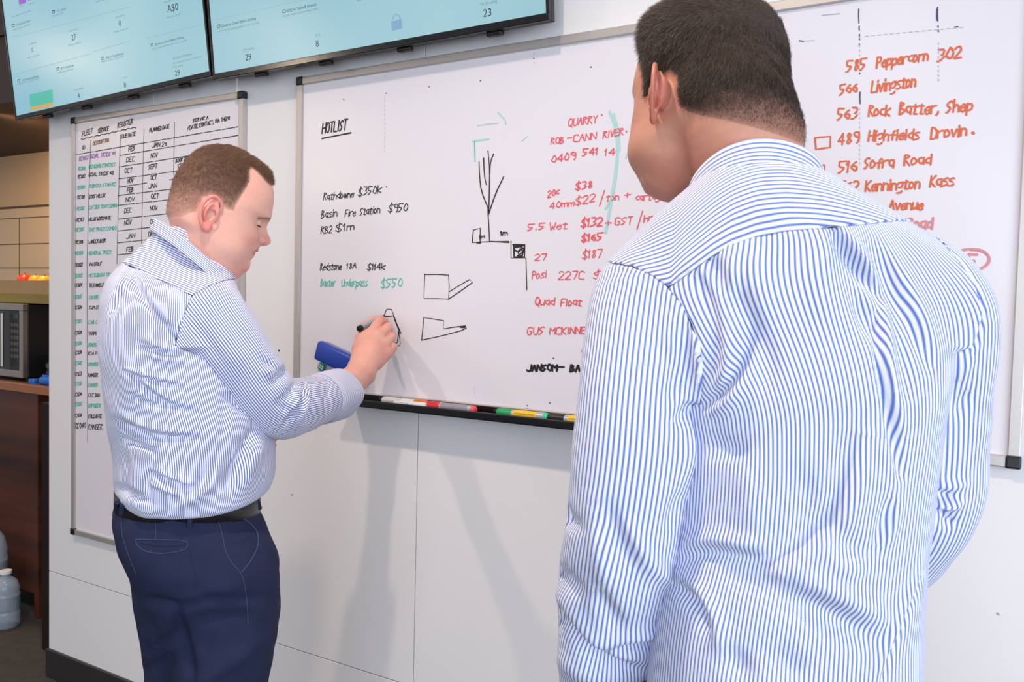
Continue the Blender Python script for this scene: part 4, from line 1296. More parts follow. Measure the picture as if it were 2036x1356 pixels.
class Head:
    """Canonical head: origin between the ear canals, +x the face, +y the left ear, +z up."""
    MID = canon([(670, 86), (760, 128), (850, 186), (940, 272), (995, 340), (1010, 378), (1019, 430), (1018, 500), (1010, 560), (1002, 612), (990, 648), (970, 690), (963, 720), (970, 755), (984, 795), (997, 830), (990, 858), (952, 866), (920, 872), (903, 888), (897, 908), (893, 926), (874, 937), (862, 948), (859, 968), (846, 988), (830, 1004), (829, 1040), (820, 1075), (790, 1100), (745, 1106)])
    BACK = canon([(670, 86), (560, 80), (450, 106), (388, 148), (322, 216), (264, 296), (226, 380), (201, 470), (181, 560), (172, 640), (184, 690)])

    def __init__(self, fat=1., open_eyes=False, ear_out=0., round_back=False):
        self.ear_out = ear_out
        s = HS
        self.mid = Table(self.MID[:, 1], self.MID[:, 0], .002, 700)
        bz = [(430 * s, z * s) for z in ()]
        zb = np.array([600, 560, 500, 420, 300, 200, 150, 100, 50, 0, -50, -100, -150, -200, -250, -300, -340, -365]) * s
        xb = np.array([60, 200, 300, 385, 446, 464, 468, 444, 440, 438, 434, 430, 424, 412, 400, 380, 330, 250]) * s
        self.base = Table(zb, xb, .008, 500)
        bk = np.concatenate([self.BACK, np.array([[-150, -185], [-20, -245], [80, -300], [190, -345], [220, -370]]) * s])
        if round_back:
            bk = np.array([[60, 596], [-110, 574], [-200, 532], [-275, 460], [-322, 360], [-346, 240], [-350, 120], [-336, 0], [-300, -84], [-150, -185], [-20, -245], [80, -300], [190, -345], [220, -370]]) * s
        self.back = Table(bk[:, 1], bk[:, 0], .008, 500)
        zw = [.1395, .136, .130, .120, .105, .088, .066, .045, .02, 0, -.015, -.03, -.045, -.058, -.068, -.077, -.084]
        ww = [.004, .022, .037, .0515, .0635, .0715, .0765, .0785, .0785, .0775, .076, .0745, .072, .067, .059, .046, .030]
        if round_back: ww = [a_ * b_ for a_, b_ in zip(ww, [1.3, 1.3, 1.22, 1.16, 1.1, 1.05, 1.02, 1.01] + [1.] * 9)]
        if fat > 1: ww = [w_ * (1 + (fat - 1) * float(sstep(np.array(-z), -.01, .04))) for z, w_ in zip(zw, ww)]
        self.w = Table(zw, ww, .006, 500)
        sz = np.array([300, 160, 110, 60, 0, -40, -75, -100, -150, -200, -235, -290, -350]) * s
        sv = [.035, .028, .011, .0095, .0115, .0135, .0130, .020, .026, .024, .022, .026, .026]
        self.sig = Table(sz, sv, .003, 500)
        self.open_eyes = open_eyes
        self.fat = fat

    def ear(self, p, sgn):
        q = np.stack([p[:, 0], p[:, 2], (p[:, 1] * sgn - .0755)], 1)
        q[:, 2] -= self.ear_out * np.maximum(.012 - q[:, 0], 0)
        # the auricle stands off the skull towards the back
        e = lambda L, n0=.010: [((x - 485) * HS * 1.02, -(y - 655) * HS * 1.02, n) for x, y, n in L]
        helix = e([(528, 668, .004), (550, 625, .005), (556, 585, .007), (538, 548, .010), (492, 526, .014), (448, 548, .0185), (420, 600, .0205), (415, 655, .0205), (425, 705, .019), (448, 755, .0165), (478, 786, .013), (503, 786, .010), (518, 760, .007)])
        hx = spline(helix, 26)
        d = chain(q, hx, np.interp(np.arange(26), [0, 4, 12, 20, 25], [.0026, .0034, .0038, .0036, .0042]))
        ah = spline(e([(516, 590, .011), (478, 590, .0145), (458, 640, .0155), (466, 700, .014), (492, 735, .011)]), 14)
        d = smin(d, chain(q, ah, .0036), .003)
        c = math.cos(.42); s_ = math.sin(.42)
        r = np.stack([q[:, 0] * c + (q[:, 2] - .011) * s_, q[:, 1], -q[:, 0] * s_ + (q[:, 2] - .011) * c], 1)
        d = smin(d, ell(r, (.000, -.001, -.0015), (.0165, .0285, .0032)), .003)
        d = smin(d, ell(q, (.003, -.0285, .0085), (.0085, .0095, .0055)), .004)       # lobe
        d = smin(d, ell(q, (.012, -.006, .004), (.006, .008, .006)), .004)              # tragus
        d = smin(d, ell(q, (-.004, -.001, .000), (.014, .019, .0125)), .005)            # back of the concha
        d = smax(d, -ell(q, (.0035, -.006, .0145), (.0088, .0125, .0085)), .003)        # hollow of the concha
        return d

    def __call__(self, p):
        x, y, z = p[:, 0], p[:, 1], p[:, 2]
        xb, xm, bk, w_ = self.base(z), self.mid(z), self.back(z), np.maximum(self.w(z), .004)
        ay = np.abs(y)
        W = np.exp(-(ay / self.sig(z)) ** 2.2)
        xf = xb + (xm - xb) * W
        # eye sockets, temples
        xf = xf - .0070 * np.exp(-((ay - .032) / .017) ** 2 - ((z - .015) / .012) ** 2)
        xf = xf + .004 * np.exp(-((ay - .030) / .020) ** 2 - ((z - .0345) / .007) ** 2)
        xf = xf + .005 * np.exp(-((ay - .040) / .022) ** 2 - ((z + .018) / .018) ** 2) * self.fat
        c = (xb + bk) / 2
        n = 2.25
        a = np.where(x > c, xf - c, c - bk)
        a = np.maximum(a, .004)
        u, v = np.abs(x - c) / a, ay / w_
        q = (u ** n + v ** n) ** (1 / n)
        gx = (u / np.maximum(q, 1e-6)) ** (n - 1) / a
        gy = (v / np.maximum(q, 1e-6)) ** (n - 1) / w_
        f = (q - 1) / np.maximum(np.sqrt(gx * gx + gy * gy), 1)
        f = np.maximum(f, -.03)
        f = smax(f, np.maximum(z - .1400, -.0855 - z), .003)
        # jowls and flesh under the chin
        for s_ in (1, -1):
            f = smin(f, ell(p, (.035, .040 * s_, -.052), np.array((.044, .034, .034)) * (.6 + .4 * self.fat)), .016)
        f = smin(f, ell(p, (.045, 0, -.078), np.array((.048, .045, .028)) * (.5 + .5 * self.fat)), .018)
        # nose tip and wings
        f = smin(f, sph(p, (.1165, 0, -.0085), .0098), .006)
        for s_ in (1, -1):
            f = smin(f, ell(p, (.1085, .0125 * s_, -.0105), (.011, .0068, .0080)), .004)
            f = smax(f, -ell(p, (.1135, .0068 * s_, -.0195), (.0048, .0030, .0040)), .002)
            # eyeball under its lids
            f = smin(f, sph(p, (.0860, .032 * s_, .0145), .0128), .003)
            f = smax(f, -ell(p, (.0965, .0330 * s_, .0112 if not self.open_eyes else .014), (.0085, .0140, .0010 if not self.open_eyes else .0035)), .0012)
        # mouth
        f = smax(f, -ell(p, (.1085, 0, -.0362), (.013, .0215, .0016)), .0022)
        f = smin(f, ell(p, (.0985, 0, -.0415), (.0085, .018, .0052)), .004)
        f = smin(f, ell(p, (.1015, 0, -.0318), (.0075, .020, .0042)), .004)
        for s_ in (1, -1):
            f = smin(f, self.ear(p, s_), .0045)
        return f


def skin_color(p, base, red, lips):
    """Skin tone of canonical head points: flushed cheeks, nose and ears, darker lips."""
    base, red, lips = np.array(lin(base)[:3]), np.array(lin(red)[:3]), np.array(lin(lips)[:3])
    x, y, z = p.T
    ay = np.abs(y)
    r = .55 * np.exp(-((ay - .045) / .025) ** 2 - ((z + .02) / .022) ** 2 - ((x - .07) / .04) ** 2)
    r += .8 * np.exp(-((x - .115) / .014) ** 2 - (ay / .02) ** 2 - ((z + .010) / .016) ** 2)
    r += .75 * sstep(ay, .080, .090) * (np.abs(x) < .03)
    r += .3 * np.exp(-((z + .09) / .03) ** 2)
    r += .2 * wave_noise(p, 5, (60, 140), (.5, .4))
    c = base + (red - base) * np.clip(r, 0, 1)[:, None]
    l = np.exp(-((z + .0365) / .0085) ** 4) * (ay < .024) * sstep(x, .082, .090)
    l = l * (1 - sstep(ay, .018, .024))
    return c + (lips - c) * (.8 * l)[:, None]


def poly_dist(P, poly):
    """Signed distance to a polygon, positive inside."""
    poly = np.asarray(poly, float)
    d = np.full(len(P), 1e9); ins = np.zeros(len(P), bool)
    for a, b in zip(poly, np.roll(poly, -1, 0)):
        ab = b - a
        t = np.clip(((P - a) @ ab) / max(ab @ ab, 1e-12), 0, 1)
        d = np.minimum(d, np.linalg.norm(P - (a + t[:, None] * ab), axis=1))
        cr = ((a[1] <= P[:, 1]) & (b[1] > P[:, 1])) | ((b[1] <= P[:, 1]) & (a[1] > P[:, 1]))
        xx = a[0] + (P[:, 1] - a[1]) / (b[1] - a[1] + 1e-15) * (b[0] - a[0])
        ins ^= cr & (P[:, 0] < xx)
    return np.where(ins, d, -d)


HAIR_SIDE = canon([(1200, 300), (1040, 385), (1000, 362), (950, 335), (900, 296), (850, 258), (812, 252), (800, 300), (800, 372), (765, 440), (715, 530), (690, 575), (672, 632), (600, 622), (572, 585), (552, 545), (500, 516), (440, 540), (410, 600), (395, 650), (340, 668), (270, 700), (185, 700), (100, 680), (-200, 600), (-200, -200), (1200, -200)])
HAIR_TOP = canon([(1200, 360), (1030, 392), (1000, 375), (960, 380), (900, 400), (800, 420), (700, 500), (670, 630), (600, 622), (560, 560), (490, 510), (420, 555), (395, 645), (340, 668), (270, 700), (185, 700), (100, 680), (-200, 600), (-200, -200), (1200, -200)])


def hair_field(p, side=HAIR_SIDE, top=HAIR_TOP):
    q = p[:, [0, 2]]
    k = sstep(np.abs(p[:, 1]), .022, .055)
    return poly_dist(q, top) * (1 - k) + poly_dist(q, side) * k


def build_head(fr, root, head, pos, rot, neck, prm, h=.0016):
    """pos: local point of the ear centre; rot: 3x3 canonical->local; neck: list of local (x,y,z,r)."""
    pos = np.asarray(pos); sc = prm.get('scale', 1.)
    to_c = lambda p: ((p - pos) @ rot) / sc
    nk = spline(neck, 14)

    def skin(p):
        f = head(to_c(p)) * sc
        nf = chain(p, nk[:, :3], nk[:, 3])
        return smin(f, nf, .022)
    R = .165 * sc
    lo, hi = pos - [R, R * .95, R], pos + [R, R * .95, R]
    lo = np.minimum(lo, nk[:, :3].min(0) - [.1, .1, .0]); hi = np.maximum(hi, nk[:, :3].max(0) + [.1, .1, 0])
    V, Q = iso_mesh(skin, lo, hi, h, smooth=2)
    c = to_c(V)
    col = skin_color(c, prm['base'], prm['red'], prm['lips'])
    # eyebrows: short fair hairs drawn as the skin's own darker hair colour
    ay = np.abs(c[:, 1])
    eb = np.exp(-((c[:, 2] - (.0335 - .0085 * sstep(ay, .022, .050))) / .0036) ** 2) * sstep(ay, .012, .018) * (1 - sstep(ay, .048, .056)) * (c[:, 0] > .06)
    col = col * (1 - (prm.get('brow', .45) * eb)[:, None]) + np.array(lin(prm['hair'])[:3]) * (prm.get('brow', .45) * eb)[:, None]
    # ---- hair shell
    def thick(cp):
        d = hair_field(cp, prm.get('side', HAIR_SIDE), prm.get('top', HAIR_TOP))
        z, x = cp[:, 2], cp[:, 0]
        up = sstep(z, .02, .105)
        t = prm['t_side'] + (prm['t_top'] - prm['t_side']) * up + prm.get('quiff', .006) * sstep(z, .05, .085) * sstep(x, .0, .09) * (1 - sstep(z, .115, .137))
        low = sstep(d, 0, prm.get('fade', .03))
        return np.where(d > -.006, t * low * sstep(d, -.001, .008) - .0015 * (1 - sstep(d, -.004, .002)), -.004), d

    N0 = vnormals(V, Q)
    Ns = N0.copy()
    e = np.concatenate([Q[:, [0, 1]], Q[:, [1, 2]], Q[:, [2, 3]], Q[:, [3, 0]]]); e = np.concatenate([e, e[:, ::-1]])
    deg = np.maximum(np.bincount(e[:, 0], minlength=len(V)), 1)[:, None]
    for _ in range(6): Ns = np.stack([np.bincount(e[:, 0], weights=Ns[e[:, 1], i], minlength=len(V)) for i in range(3)], 1) / deg
    Ns /= np.maximum(np.linalg.norm(Ns, axis=1), 1e-9)[:, None]
    ht, hd = thick(c)
    keepv = (hd > -.004) & (np.abs(c[:, 1]) < .0815 + .02 * sstep(c[:, 2], .03, .06))
    keepf = keepv[Q].all(1)
    idx = -np.ones(len(V), int); used = np.unique(Q[keepf]); idx[used] = np.arange(len(used))
    HQ = idx[Q[keepf]]; hc, hd = c[used], hd[used]
    HV = V[used] + Ns[used] * (ht[used] * sc)[:, None]
    N = vnormals(HV, HQ)
    up = sstep(hc[:, 2], prm.get('d0', .0), prm.get('d1', .075))
    dens = (prm['den_low'] + (prm['den_high'] - prm['den_low']) * up) * sstep(hd, -.004, prm.get('dfade', .014))
    bump_ = .0008 * wave_noise(hc * [1, 1, .5], 3, (900, 1500), (.5, .4)) + .0012 * up * wave_noise(hc, 4, (260, 420), (.5, .5))
    HV = HV + N * (bump_ * sstep(hd, .004, .02))[:, None]
    hcol = skin_color(hc, prm['base'], prm['red'], prm['lips'])
    ho = np_mesh('hair', HV, HQ, prm['hair_mat'], root, dict(skin=hcol, dens=dens))
    # ---- short strands standing on the cropped hair
    n = prm.get('strands', 14000)
    r = np.random.default_rng(11)
    w_ = sstep(hd, .001, .014) * (.25 + .75 * up) * (np.abs(hc[:, 1]) < 1)
    pr = w_ / w_.sum()
    k = r.choice(len(HV), n, p=pr)
    base = HV[k] + r.normal(0, h * .6, (n, 3))
    d_ = hc[k]
    flow = np.stack([.7 * sstep(d_[:, 2], .05, .10) + .15, np.sign(d_[:, 1]) * .08, -.95 + 1.15 * sstep(d_[:, 2], .055, .115)], 1) @ rot.T
    Lh = (prm['len_low'] + (prm['len_high'] - prm['len_low']) * up[k]) * r.uniform(.6, 1.15, n)
    dirn = N[k] * prm.get('lift', .45) + flow * prm.get('flow', .9) + r.normal(0, .13, (n, 3))
    dirn /= np.linalg.norm(dirn, axis=1)[:, None]
    d2 = dirn * .6 + flow * .6; d2 /= np.linalg.norm(d2, axis=1)[:, None]
    p0 = base - N[k] * .001; p1 = base + dirn * (Lh * .5)[:, None]; p2 = p1 + d2 * (Lh * .5)[:, None]
    # each strand is a thin tapered three-sided blade
    VV, QQ = [], []
    side = np.cross(dirn, r.normal(size=(n, 3))); side /= np.linalg.norm(side, axis=1)[:, None]
    s2 = np.cross(dirn, side)
    wd = prm.get('swidth', .00015)
    ring = []
    for c_, wk in ((p0, 1.), (p1, .85), (p2, .25)):
        for a_ in (0, 2.094, 4.189):
            ring.append(c_ + (side * math.cos(a_) + s2 * math.sin(a_)) * wd * wk)
    VV = np.stack(ring, 1).reshape(-1, 3)
    b0 = np.arange(n)[:, None] * 9
    f = []
    for lv in (0, 3):
        for a_ in range(3):
            f.append([lv + a_, lv + (a_ + 1) % 3, lv + 3 + (a_ + 1) % 3, lv + 3 + a_])
    QQ = (b0[:, :, None] + np.array(f)[None]).reshape(-1, 4)
    so = np_mesh('hair_strand', VV, QQ, prm['strand_mat'], ho)
    so['kind'] = 'stuff'
    # lashes: laid on the closed edge of the lids
    b = B()
    for s_ in (1, -1):
        yy = np.linspace(.0205, .0465, 11)
        zz = .0112 - .0008 * ((yy - .0335) / .013) ** 2
        xa, xb_ = np.full(11, .05), np.full(11, .13)
        for _ in range(26):
            xm = (xa + xb_) / 2
            ins = head(np.stack([xm, yy * s_, zz + .0016], 1)) < 0
            xa, xb_ = np.where(ins, xm, xa), np.where(ins, xb_, xm)
        pts = [rot @ (np.array([x_ + .0004, y_ * s_, z_ + .0006]) * sc) + pos for x_, y_, z_ in zip(xa, yy, zz)]
        b.tube(pts, [.0003] + [.0007] * 3 + [.0009] * 5 + [.0007, .0003], 6)
    lo_ = b.build('eyelashes', prm['lash_mat']); lo_.parent = root
    return V, Q, col


def ring_loft(name, rings, m, parent, su=None, closed=True):
    """rings: list of (n,3) arrays, joined in order; the last joins the first (a solid band)."""
    R = np.array(rings)
    k, n = R.shape[:2]
    V = R.reshape(-1, 3)
    Q = []
    for i in range(k):
        j = (i + 1) % k
        for a in range(n if closed else n - 1):
            b_ = (a + 1) % n
            Q.append((i * n + a, i * n + b_, j * n + b_, j * n + a))
    return np_mesh(name, V, np.array(Q), m, parent, None if su is None else dict(su=np.array(su).reshape(-1)))


class Arm:
    """A sleeve or limb along a spline of (x, y, z, radius) in the person's frame; stripes run along it."""
    def __init__(self, pts, n=30, normal=(0, -1, 0), twist=0.):
        S = spline(pts, n)
        self.P, self.R = S[:, :3], S[:, 3]
        T = np.gradient(self.P, axis=0); self.T = T / np.linalg.norm(T, axis=1)[:, None]
        N = np.asarray(normal, float)
        Nn = N - self.T * (self.T @ N)[:, None]
        self.N = Nn / np.linalg.norm(Nn, axis=1)[:, None]
        self.B = np.cross(self.T, self.N)
        self.twist = twist

    def __call__(self, p, grow=0.): return chain(p, self.P, self.R + grow, .004)

    def coords(self, p):
        best = np.full(len(p), 1e9); bi = np.zeros(len(p)); 
        for i in range(len(self.P) - 1):
            a, ab = self.P[i], self.P[i + 1] - self.P[i]
            t = np.clip(((p - a) @ ab) / (ab @ ab), 0, 1)
            d = np.linalg.norm(p - (a + t[:, None] * ab), axis=1)
            u = d < best
            best = np.where(u, d, best); bi = np.where(u, i + t, bi)
        k = np.arange(len(self.P))
        I = lambda A: np.stack([np.interp(bi, k, A[:, j]) for j in range(3)], 1)
        v = p - I(self.P)
        return bi / (len(self.P) - 1), np.arctan2(np.sum(v * I(self.B), 1), np.sum(v * I(self.N), 1)), best

    def su(self, p, period):
        t, phi, rho = self.coords(p)
        r0 = self.R.mean()
        nstr = round(2 * math.pi * r0 / period)
        rr = np.interp(t * (len(self.R) - 1), np.arange(len(self.R)), self.R)
        return phi / (2 * math.pi) * nstr + np.maximum(rho - rr - .004, 0) * np.sin(phi) / period + self.twist * t + 100


def arc_su(p, sl, period, a0=None, b0=None):
    """Vertical stripes around a Slices torso, zero at the side nearest the viewer."""
    c, a, b, cy = sl.parts(p)
    a0, b0 = a0 or float(np.median(a)), b0 or float(np.median(b))
    phi = np.arctan2((p[:, 0] - c) / a, -(p[:, 1] - cy) / b)
    t = np.linspace(-math.pi, math.pi, 721)
    ds = np.sqrt((a0 * np.cos(t)) ** 2 + (b0 * np.sin(t)) ** 2)
    s = np.concatenate([[0], np.cumsum((ds[1:] + ds[:-1]) / 2 * (t[1] - t[0]))]); s -= np.interp(0, t, s)
    return np.interp(phi, t, s) / period + 200
# ================================================================== hands
def hand_sdf(joints, palm):
    """joints: {finger: [(x,y,z,r), ...]}; palm: list of (chain, radius list)."""
    fs = {k: np.asarray(v, float) for k, v in joints.items()}
    ps = [(np.asarray(a, float), np.asarray(r, float)) for a, r in palm]

    def f(p):
        d = None
        for a, r in ps:
            q = chain(p, a, r)
            d = q if d is None else smin(d, q, .012)
        fd = None
        for v in fs.values():
            q = chain(p, v[:, :3], v[:, 3], .002)
            for w_ in v[1:-1]:                                      # knuckles
                q = smin(q, sph(p, w_[:3], w_[3] * 1.05), .003)
            fd = q if fd is None else smin(fd, q, .0018)
        return smin(d, fd, .006)
    return f


def relaxed_hand(wrist, down, out, fwd, s=1.):
    """A hanging, slightly curled hand: wrist point, finger direction, back-of-hand direction, thumb-side direction."""
    w_, d, o, t = [np.asarray(v, float) for v in (wrist, down, out, fwd)]
    d = d / np.linalg.norm(d); t = t - d * (t @ d); t /= np.linalg.norm(t); o = np.cross(d, t) if np.cross(d, t) @ o > 0 else -np.cross(d, t)
    J = {}
    P = lambda a, b, c: w_ + (d * a + t * b + o * c) * s
    for n, off, L, cu in (('index', .030, .082, .25), ('middle', .010, .090, .32), ('ring', -.011, .084, .38), ('little', -.030, .066, .42)):
        a = .092 - .10 * abs(off - .008)
        pts = [P(a, off, .002)]
        ang = .15
        for k, fr_ in enumerate((.46, .30, .24)):
            ang += cu * (1 + .4 * k)
            pts.append(pts[-1] + (d * math.cos(ang) - o * math.sin(ang)) * L * fr_ * s)
        J[n] = [tuple(q) + (r_ * s,) for q, r_ in zip(pts, (.0105, .0092, .0085, .0072))]
    th = [P(.028, .026, -.006), P(.060, .045, -.016), P(.088, .050, -.026), P(.110, .046, -.034)]
    J['thumb'] = [tuple(q) + (r_ * s,) for q, r_ in zip(th, (.016, .0125, .0105, .0085))]
    palm = [([P(-.02, 0, 0), P(.03, .004, 0)], [.027 * s, .024 * s])]
    for off in (.030, .010, -.011, -.029):
        palm.append(([P(.015, off * .6, 0), P(.088 - .1 * abs(off - .008), off, 0)], [.016 * s, .0125 * s]))
    return J, palm
# ================================================================== the man writing on the board
def rotm(yaw, pitch, roll=0.):
    """canonical head -> person frame: facing +x turned by yaw towards +y, nodding by pitch."""
    cy_, sy_, cp, sp_, cr, sr = math.cos(yaw), math.sin(yaw), math.cos(pitch), math.sin(pitch), math.cos(roll), math.sin(roll)
    Rz = np.array([[cy_, -sy_, 0], [sy_, cy_, 0], [0, 0, 1]])
    Ry = np.array([[cp, 0, sp_], [0, 1, 0], [-sp_, 0, cp]])
    Rx = np.array([[1, 0, 0], [0, cr, -sr], [0, sr, cr]])
    return Rz @ Ry @ Rx


M['skin_a'] = skin_material('skin_fair_ruddy')
M['buzz_a'] = buzz_material('cropped_brown_hair', '5e4231')
M['strand_a'] = mat('brown_hair_strand', '7c5a44', .5, var=.3, scale=300)
M['lash'] = mat('dark_lash', '3a2a24', .6)
SHIRT_A = stripe_material('fine_striped_shirt', 'f3f0f6', '6072b0', .44, .16)
PA_ = .0042

FA = Frame(385, 700, 1.66)
man = bpy.data.objects.new('person', None)
man.matrix_world = FA.mw
man.empty_display_size = .1
COL.objects.link(man)
tag(man, 'man in profile in a blue striped shirt and navy trousers writing on the large whiteboard', 'person')
A_ = FA.px
headA = Head(fat=1.10)
hp = A_(413.3, 423.4, -.055) + np.array([0, .072, 0])
rotA = rotm(math.radians(2), math.radians(17))
nbA = lambda x, y, y0, r: tuple(FA.px(x, y, y0)) + (r,)
prmA = dict(base='e0ab99', red='d9837b', lips='c06c66', hair='7a543c', hair_mat=M['buzz_a'], strand_mat=M['strand_a'], lash_mat=M['lash'], t_top=.0065, t_side=.0022, quiff=.006, den_low=.38, den_high=1.05, d0=-.03, d1=.10, dfade=.012, len_low=.0014, len_high=.0062, strands=42000, brow=.85, fade=.03)
SV, SQ, SCOL = build_head(FA, man, headA, hp, rotA, [nbA(410, 452, .015, .064), nbA(400, 500, .015, .066), nbA(394, 545, .015, .066), nbA(385, 590, .015, .060)], prmA)

# ---- shirt: torso, yoke and sleeves cut from one implicit surface along their seams
X = FA.xz
L_ = [(318, 452), (302, 466), (284, 484), (262, 502), (240, 522), (220, 541), (205, 562), (197, 600), (194.5, 650), (195, 700), (200, 750), (206, 800), (213, 850), (221, 900), (226, 950), (226, 970), (230, 984), (238, 996), (250, 1006)]
R_ = [(420, 452), (438, 480), (452, 520), (468, 552), (474, 580), (480, 620), (490, 680), (505, 740), (522, 790), (538, 830), (546, 875), (546, 920), (541, 948), (534, 962), (524, 978), (512, 992), (500, 1006)]
zA = lambda py: FA.xz(385, py)[1]
TA = Slices([X(*q) for q in L_], [X(*q) for q in R_], [(zA(452), .050), (zA(480), .060), (zA(510), .068), (zA(540), .094), (zA(575), .136), (zA(605), .166), (zA(650), .178), (zA(720), .180), (zA(860), .178), (zA(950), .176), (zA(980), .176), (zA(1006), .166)], .01, 2.35, .022)
sy = lambda x, y, y0, r: tuple(FA.px(x, y, y0)) + (r,)
armR = Arm([sy(405, 618, -.085, .070), sy(425, 645, -.112, .070), sy(470, 708, -.105, .065), sy(515, 775, -.085, .061), sy(545, 808, -.060, .060), sy(582, 806, -.005, .0575), sy(626, 796, .085, .054), sy(668, 783, .165, .0495)], 36, (0, -1, .15), twist=1.5)
sy2 = [(-.02, .16, FA.xz(385, 610)[1], .070), (.03, .20, FA.xz(385, 720)[1], .062), (.07, .20, FA.xz(385, 850)[1], .056), (.10, .14, FA.xz(385, 880)[1], .05), (.112, .08, FA.xz(385, 886)[1], .042)]
armL = Arm(sy2, 24, (0, -1, 0))
# armhole seam of the near sleeve: sleeve where x > xs(z)
sm_px = [(452, 556), (430, 564), (412, 571), (381.8, 588), (373, 610), (359, 644), (351, 678), (349, 700)]
sm_l = np.array([FA.px(x, y, -.15) for x, y in sm_px])
xsT = Table(np.concatenate([[sm_l[0, 2] + .06, sm_l[0, 2] + .012], sm_l[:, 2], [sm_l[-1, 2] - .3]]), np.concatenate([[sm_l[0, 0] + .12, sm_l[0, 0] + .05], sm_l[:, 0], [sm_l[-1, 0]]]), .004)
zap = FA.px(351, 690, -.15)[2]
yk_px = [(225, 512), (241.7, 521), (264, 532), (297.7, 547.5), (337, 565.7), (381.8, 588), (420, 606)]
yk = np.array([FA.px(x, y, -.13) for x, y in yk_px])
zyA = Table(np.concatenate([[yk[0, 0] - .1], yk[:, 0], [yk[-1, 0] + .2]]), np.concatenate([[yk[0, 2] + .035], yk[:, 2], [yk[-1, 2] - .1]]), .006)


def pen(p, z): return np.clip((z - p[:, 2]) * 4, 0, .3)


def gA(p): return smax(xsT(p[:, 2]) - p[:, 0], p[:, 1] - .0, .01)         # < 0 inside the sleeve's side


def full_torsoA(p): return smin(TA(p), armR(p, -.002) + pen(p, zap), .03)


def noiseA(p): return wave_noise(p, 21, (26, 55, 110), (.0022, .0012, .0006))


def shirt_bodyA(p):
    f = full_torsoA(p) + noiseA(p)
    f = np.maximum(f, -(gA(p) + np.clip((zap - p[:, 2]) * 3, 0, 1)))
    f = np.maximum(f, p[:, 2] - zyA(p[:, 0]))
    f = smin(f, np.maximum(armL(p), -1), .02)
    return smax(f, zA(996) + .16 * np.maximum(p[:, 0] - .02, 0) + .17 * np.minimum(p[:, 0] + .06, 0) - p[:, 2], .012)


def yokeA(p):
    f = full_torsoA(p) + noiseA(p) - .0012
    f = np.maximum(f, -(gA(p)))
    return np.maximum(f, zyA(p[:, 0]) - p[:, 2])


def sleeveA(p):
    f = smin(armR(p), TA(p) + pen(p, zap), .03) + noiseA(p) - .0010
    f = np.maximum(f, gA(p) - np.clip((zap - p[:, 2]) * 3, 0, 1))
    e = armR.P[-1] - .004 * armR.T[-1]
    return np.maximum(f, (p - e) @ armR.T[-1])


FA_BACK = [
    ([(257, 534), (246, 556), (236, 577), (222, 620)], -.010, .0065), ([(259, 533), (251, 570), (243, 610)], .004, .006),
    ([(263, 535), (272, 566), (292, 602), (325, 644), (350, 682)], -.0075, .007), ([(272, 540), (290, 575), (320, 612), (352, 655)], .005, .012),
    ([(250, 733), (303, 750), (362, 761)], .0045, .005), ([(250, 739), (303, 756), (362, 767)], -.004, .005),
    ([(264, 747), (300.5, 783.7), (348, 811.7), (390, 820)], -.006, .006), ([(268, 742), (304, 775), (350, 803)], .0035, .007),
    ([(258, 786), (292, 803), (337, 812)], -.003, .005), ([(230, 834), (272, 854), (314, 868), (393, 871)], -.0065, .007), ([(235, 826), (275, 845), (318, 858), (390, 860)], .004, .009),
    ([(244, 873), (284, 890), (312, 901)], -.005, .006), ([(303, 932), (359, 955), (393, 963)], .0055, .005), ([(300, 960), (365, 986)], .0055, .005), ([(303, 940), (359, 963)], -.004, .006),
    ([(432, 932), (418, 966), (382, 991), (350, 1008)], .0065, .009), ([(420, 925), (402, 960), (365, 985)], -.004, .009),
    ([(505, 848), (483, 898), (460, 940), (452, 985)], -.0075, .009), ([(520, 870), (505, 920), (480, 975)], .005, .012),
    ([(488, 820), (465, 800), (445, 784)], -.006, .007), ([(275, 690), (320, 703), (366, 708)], -.005, .005), ([(290, 700), (325, 716), (372, 716)], .004, .005), ([(280, 672), (320, 690), (358, 696)], .004, .006),
    ([(240, 985), (250, 950), (248, 900)], -.004, .008), ([(300, 1000), (290, 960), (300, 930)], -.003, .008), ([(232, 968), (262, 985), (300, 1002)], -.005, .008), ([(440, 880), (448, 850), (446, 800)], -.003, .008)]
FA_ARM = [
    ([(572, 732), (560, 748), (540, 762)], -.006, .007), ([(560, 722), (545, 735), (520, 742)], .003, .008), ([(604, 766), (600, 800), (585, 828), (568, 845)], -.0075, .0055), ([(596, 764), (590, 795), (572, 826)], .005, .006), ([(613, 768), (608, 805), (596, 838)], .005, .006), ([(622, 772), (620, 806), (608, 838)], -.004, .0055),
    ([(590, 760), (575, 785), (552, 803)], -.005, .006), ([(518, 712), (548, 735), (574, 738)], -.004, .006), ([(376, 711), (400, 735), (432, 765)], .003, .007),
    ([(555, 800), (575, 815), (585, 838)], -.0045, .007), ([(381, 640), (420, 690), (450, 735)], -.0025, .012), ([(440, 600), (470, 650), (500, 700)], -.003, .014), ([(655, 760), (650, 790), (652, 815)], -.004, .006)]


def finish(fr, name, fn, lo, hi, h, su, m, parent, fl, gain=1.7):
    V, Q = iso_mesh(fn, lo, hi, h, smooth=2)
    s = su(V)
    N = vnormals(V, Q)
    V2 = V + N * (gain * folds(fr, V, N, fl))[:, None]
    return np_mesh(name, V2, Q, m, parent, dict(su=s)), V2, Q


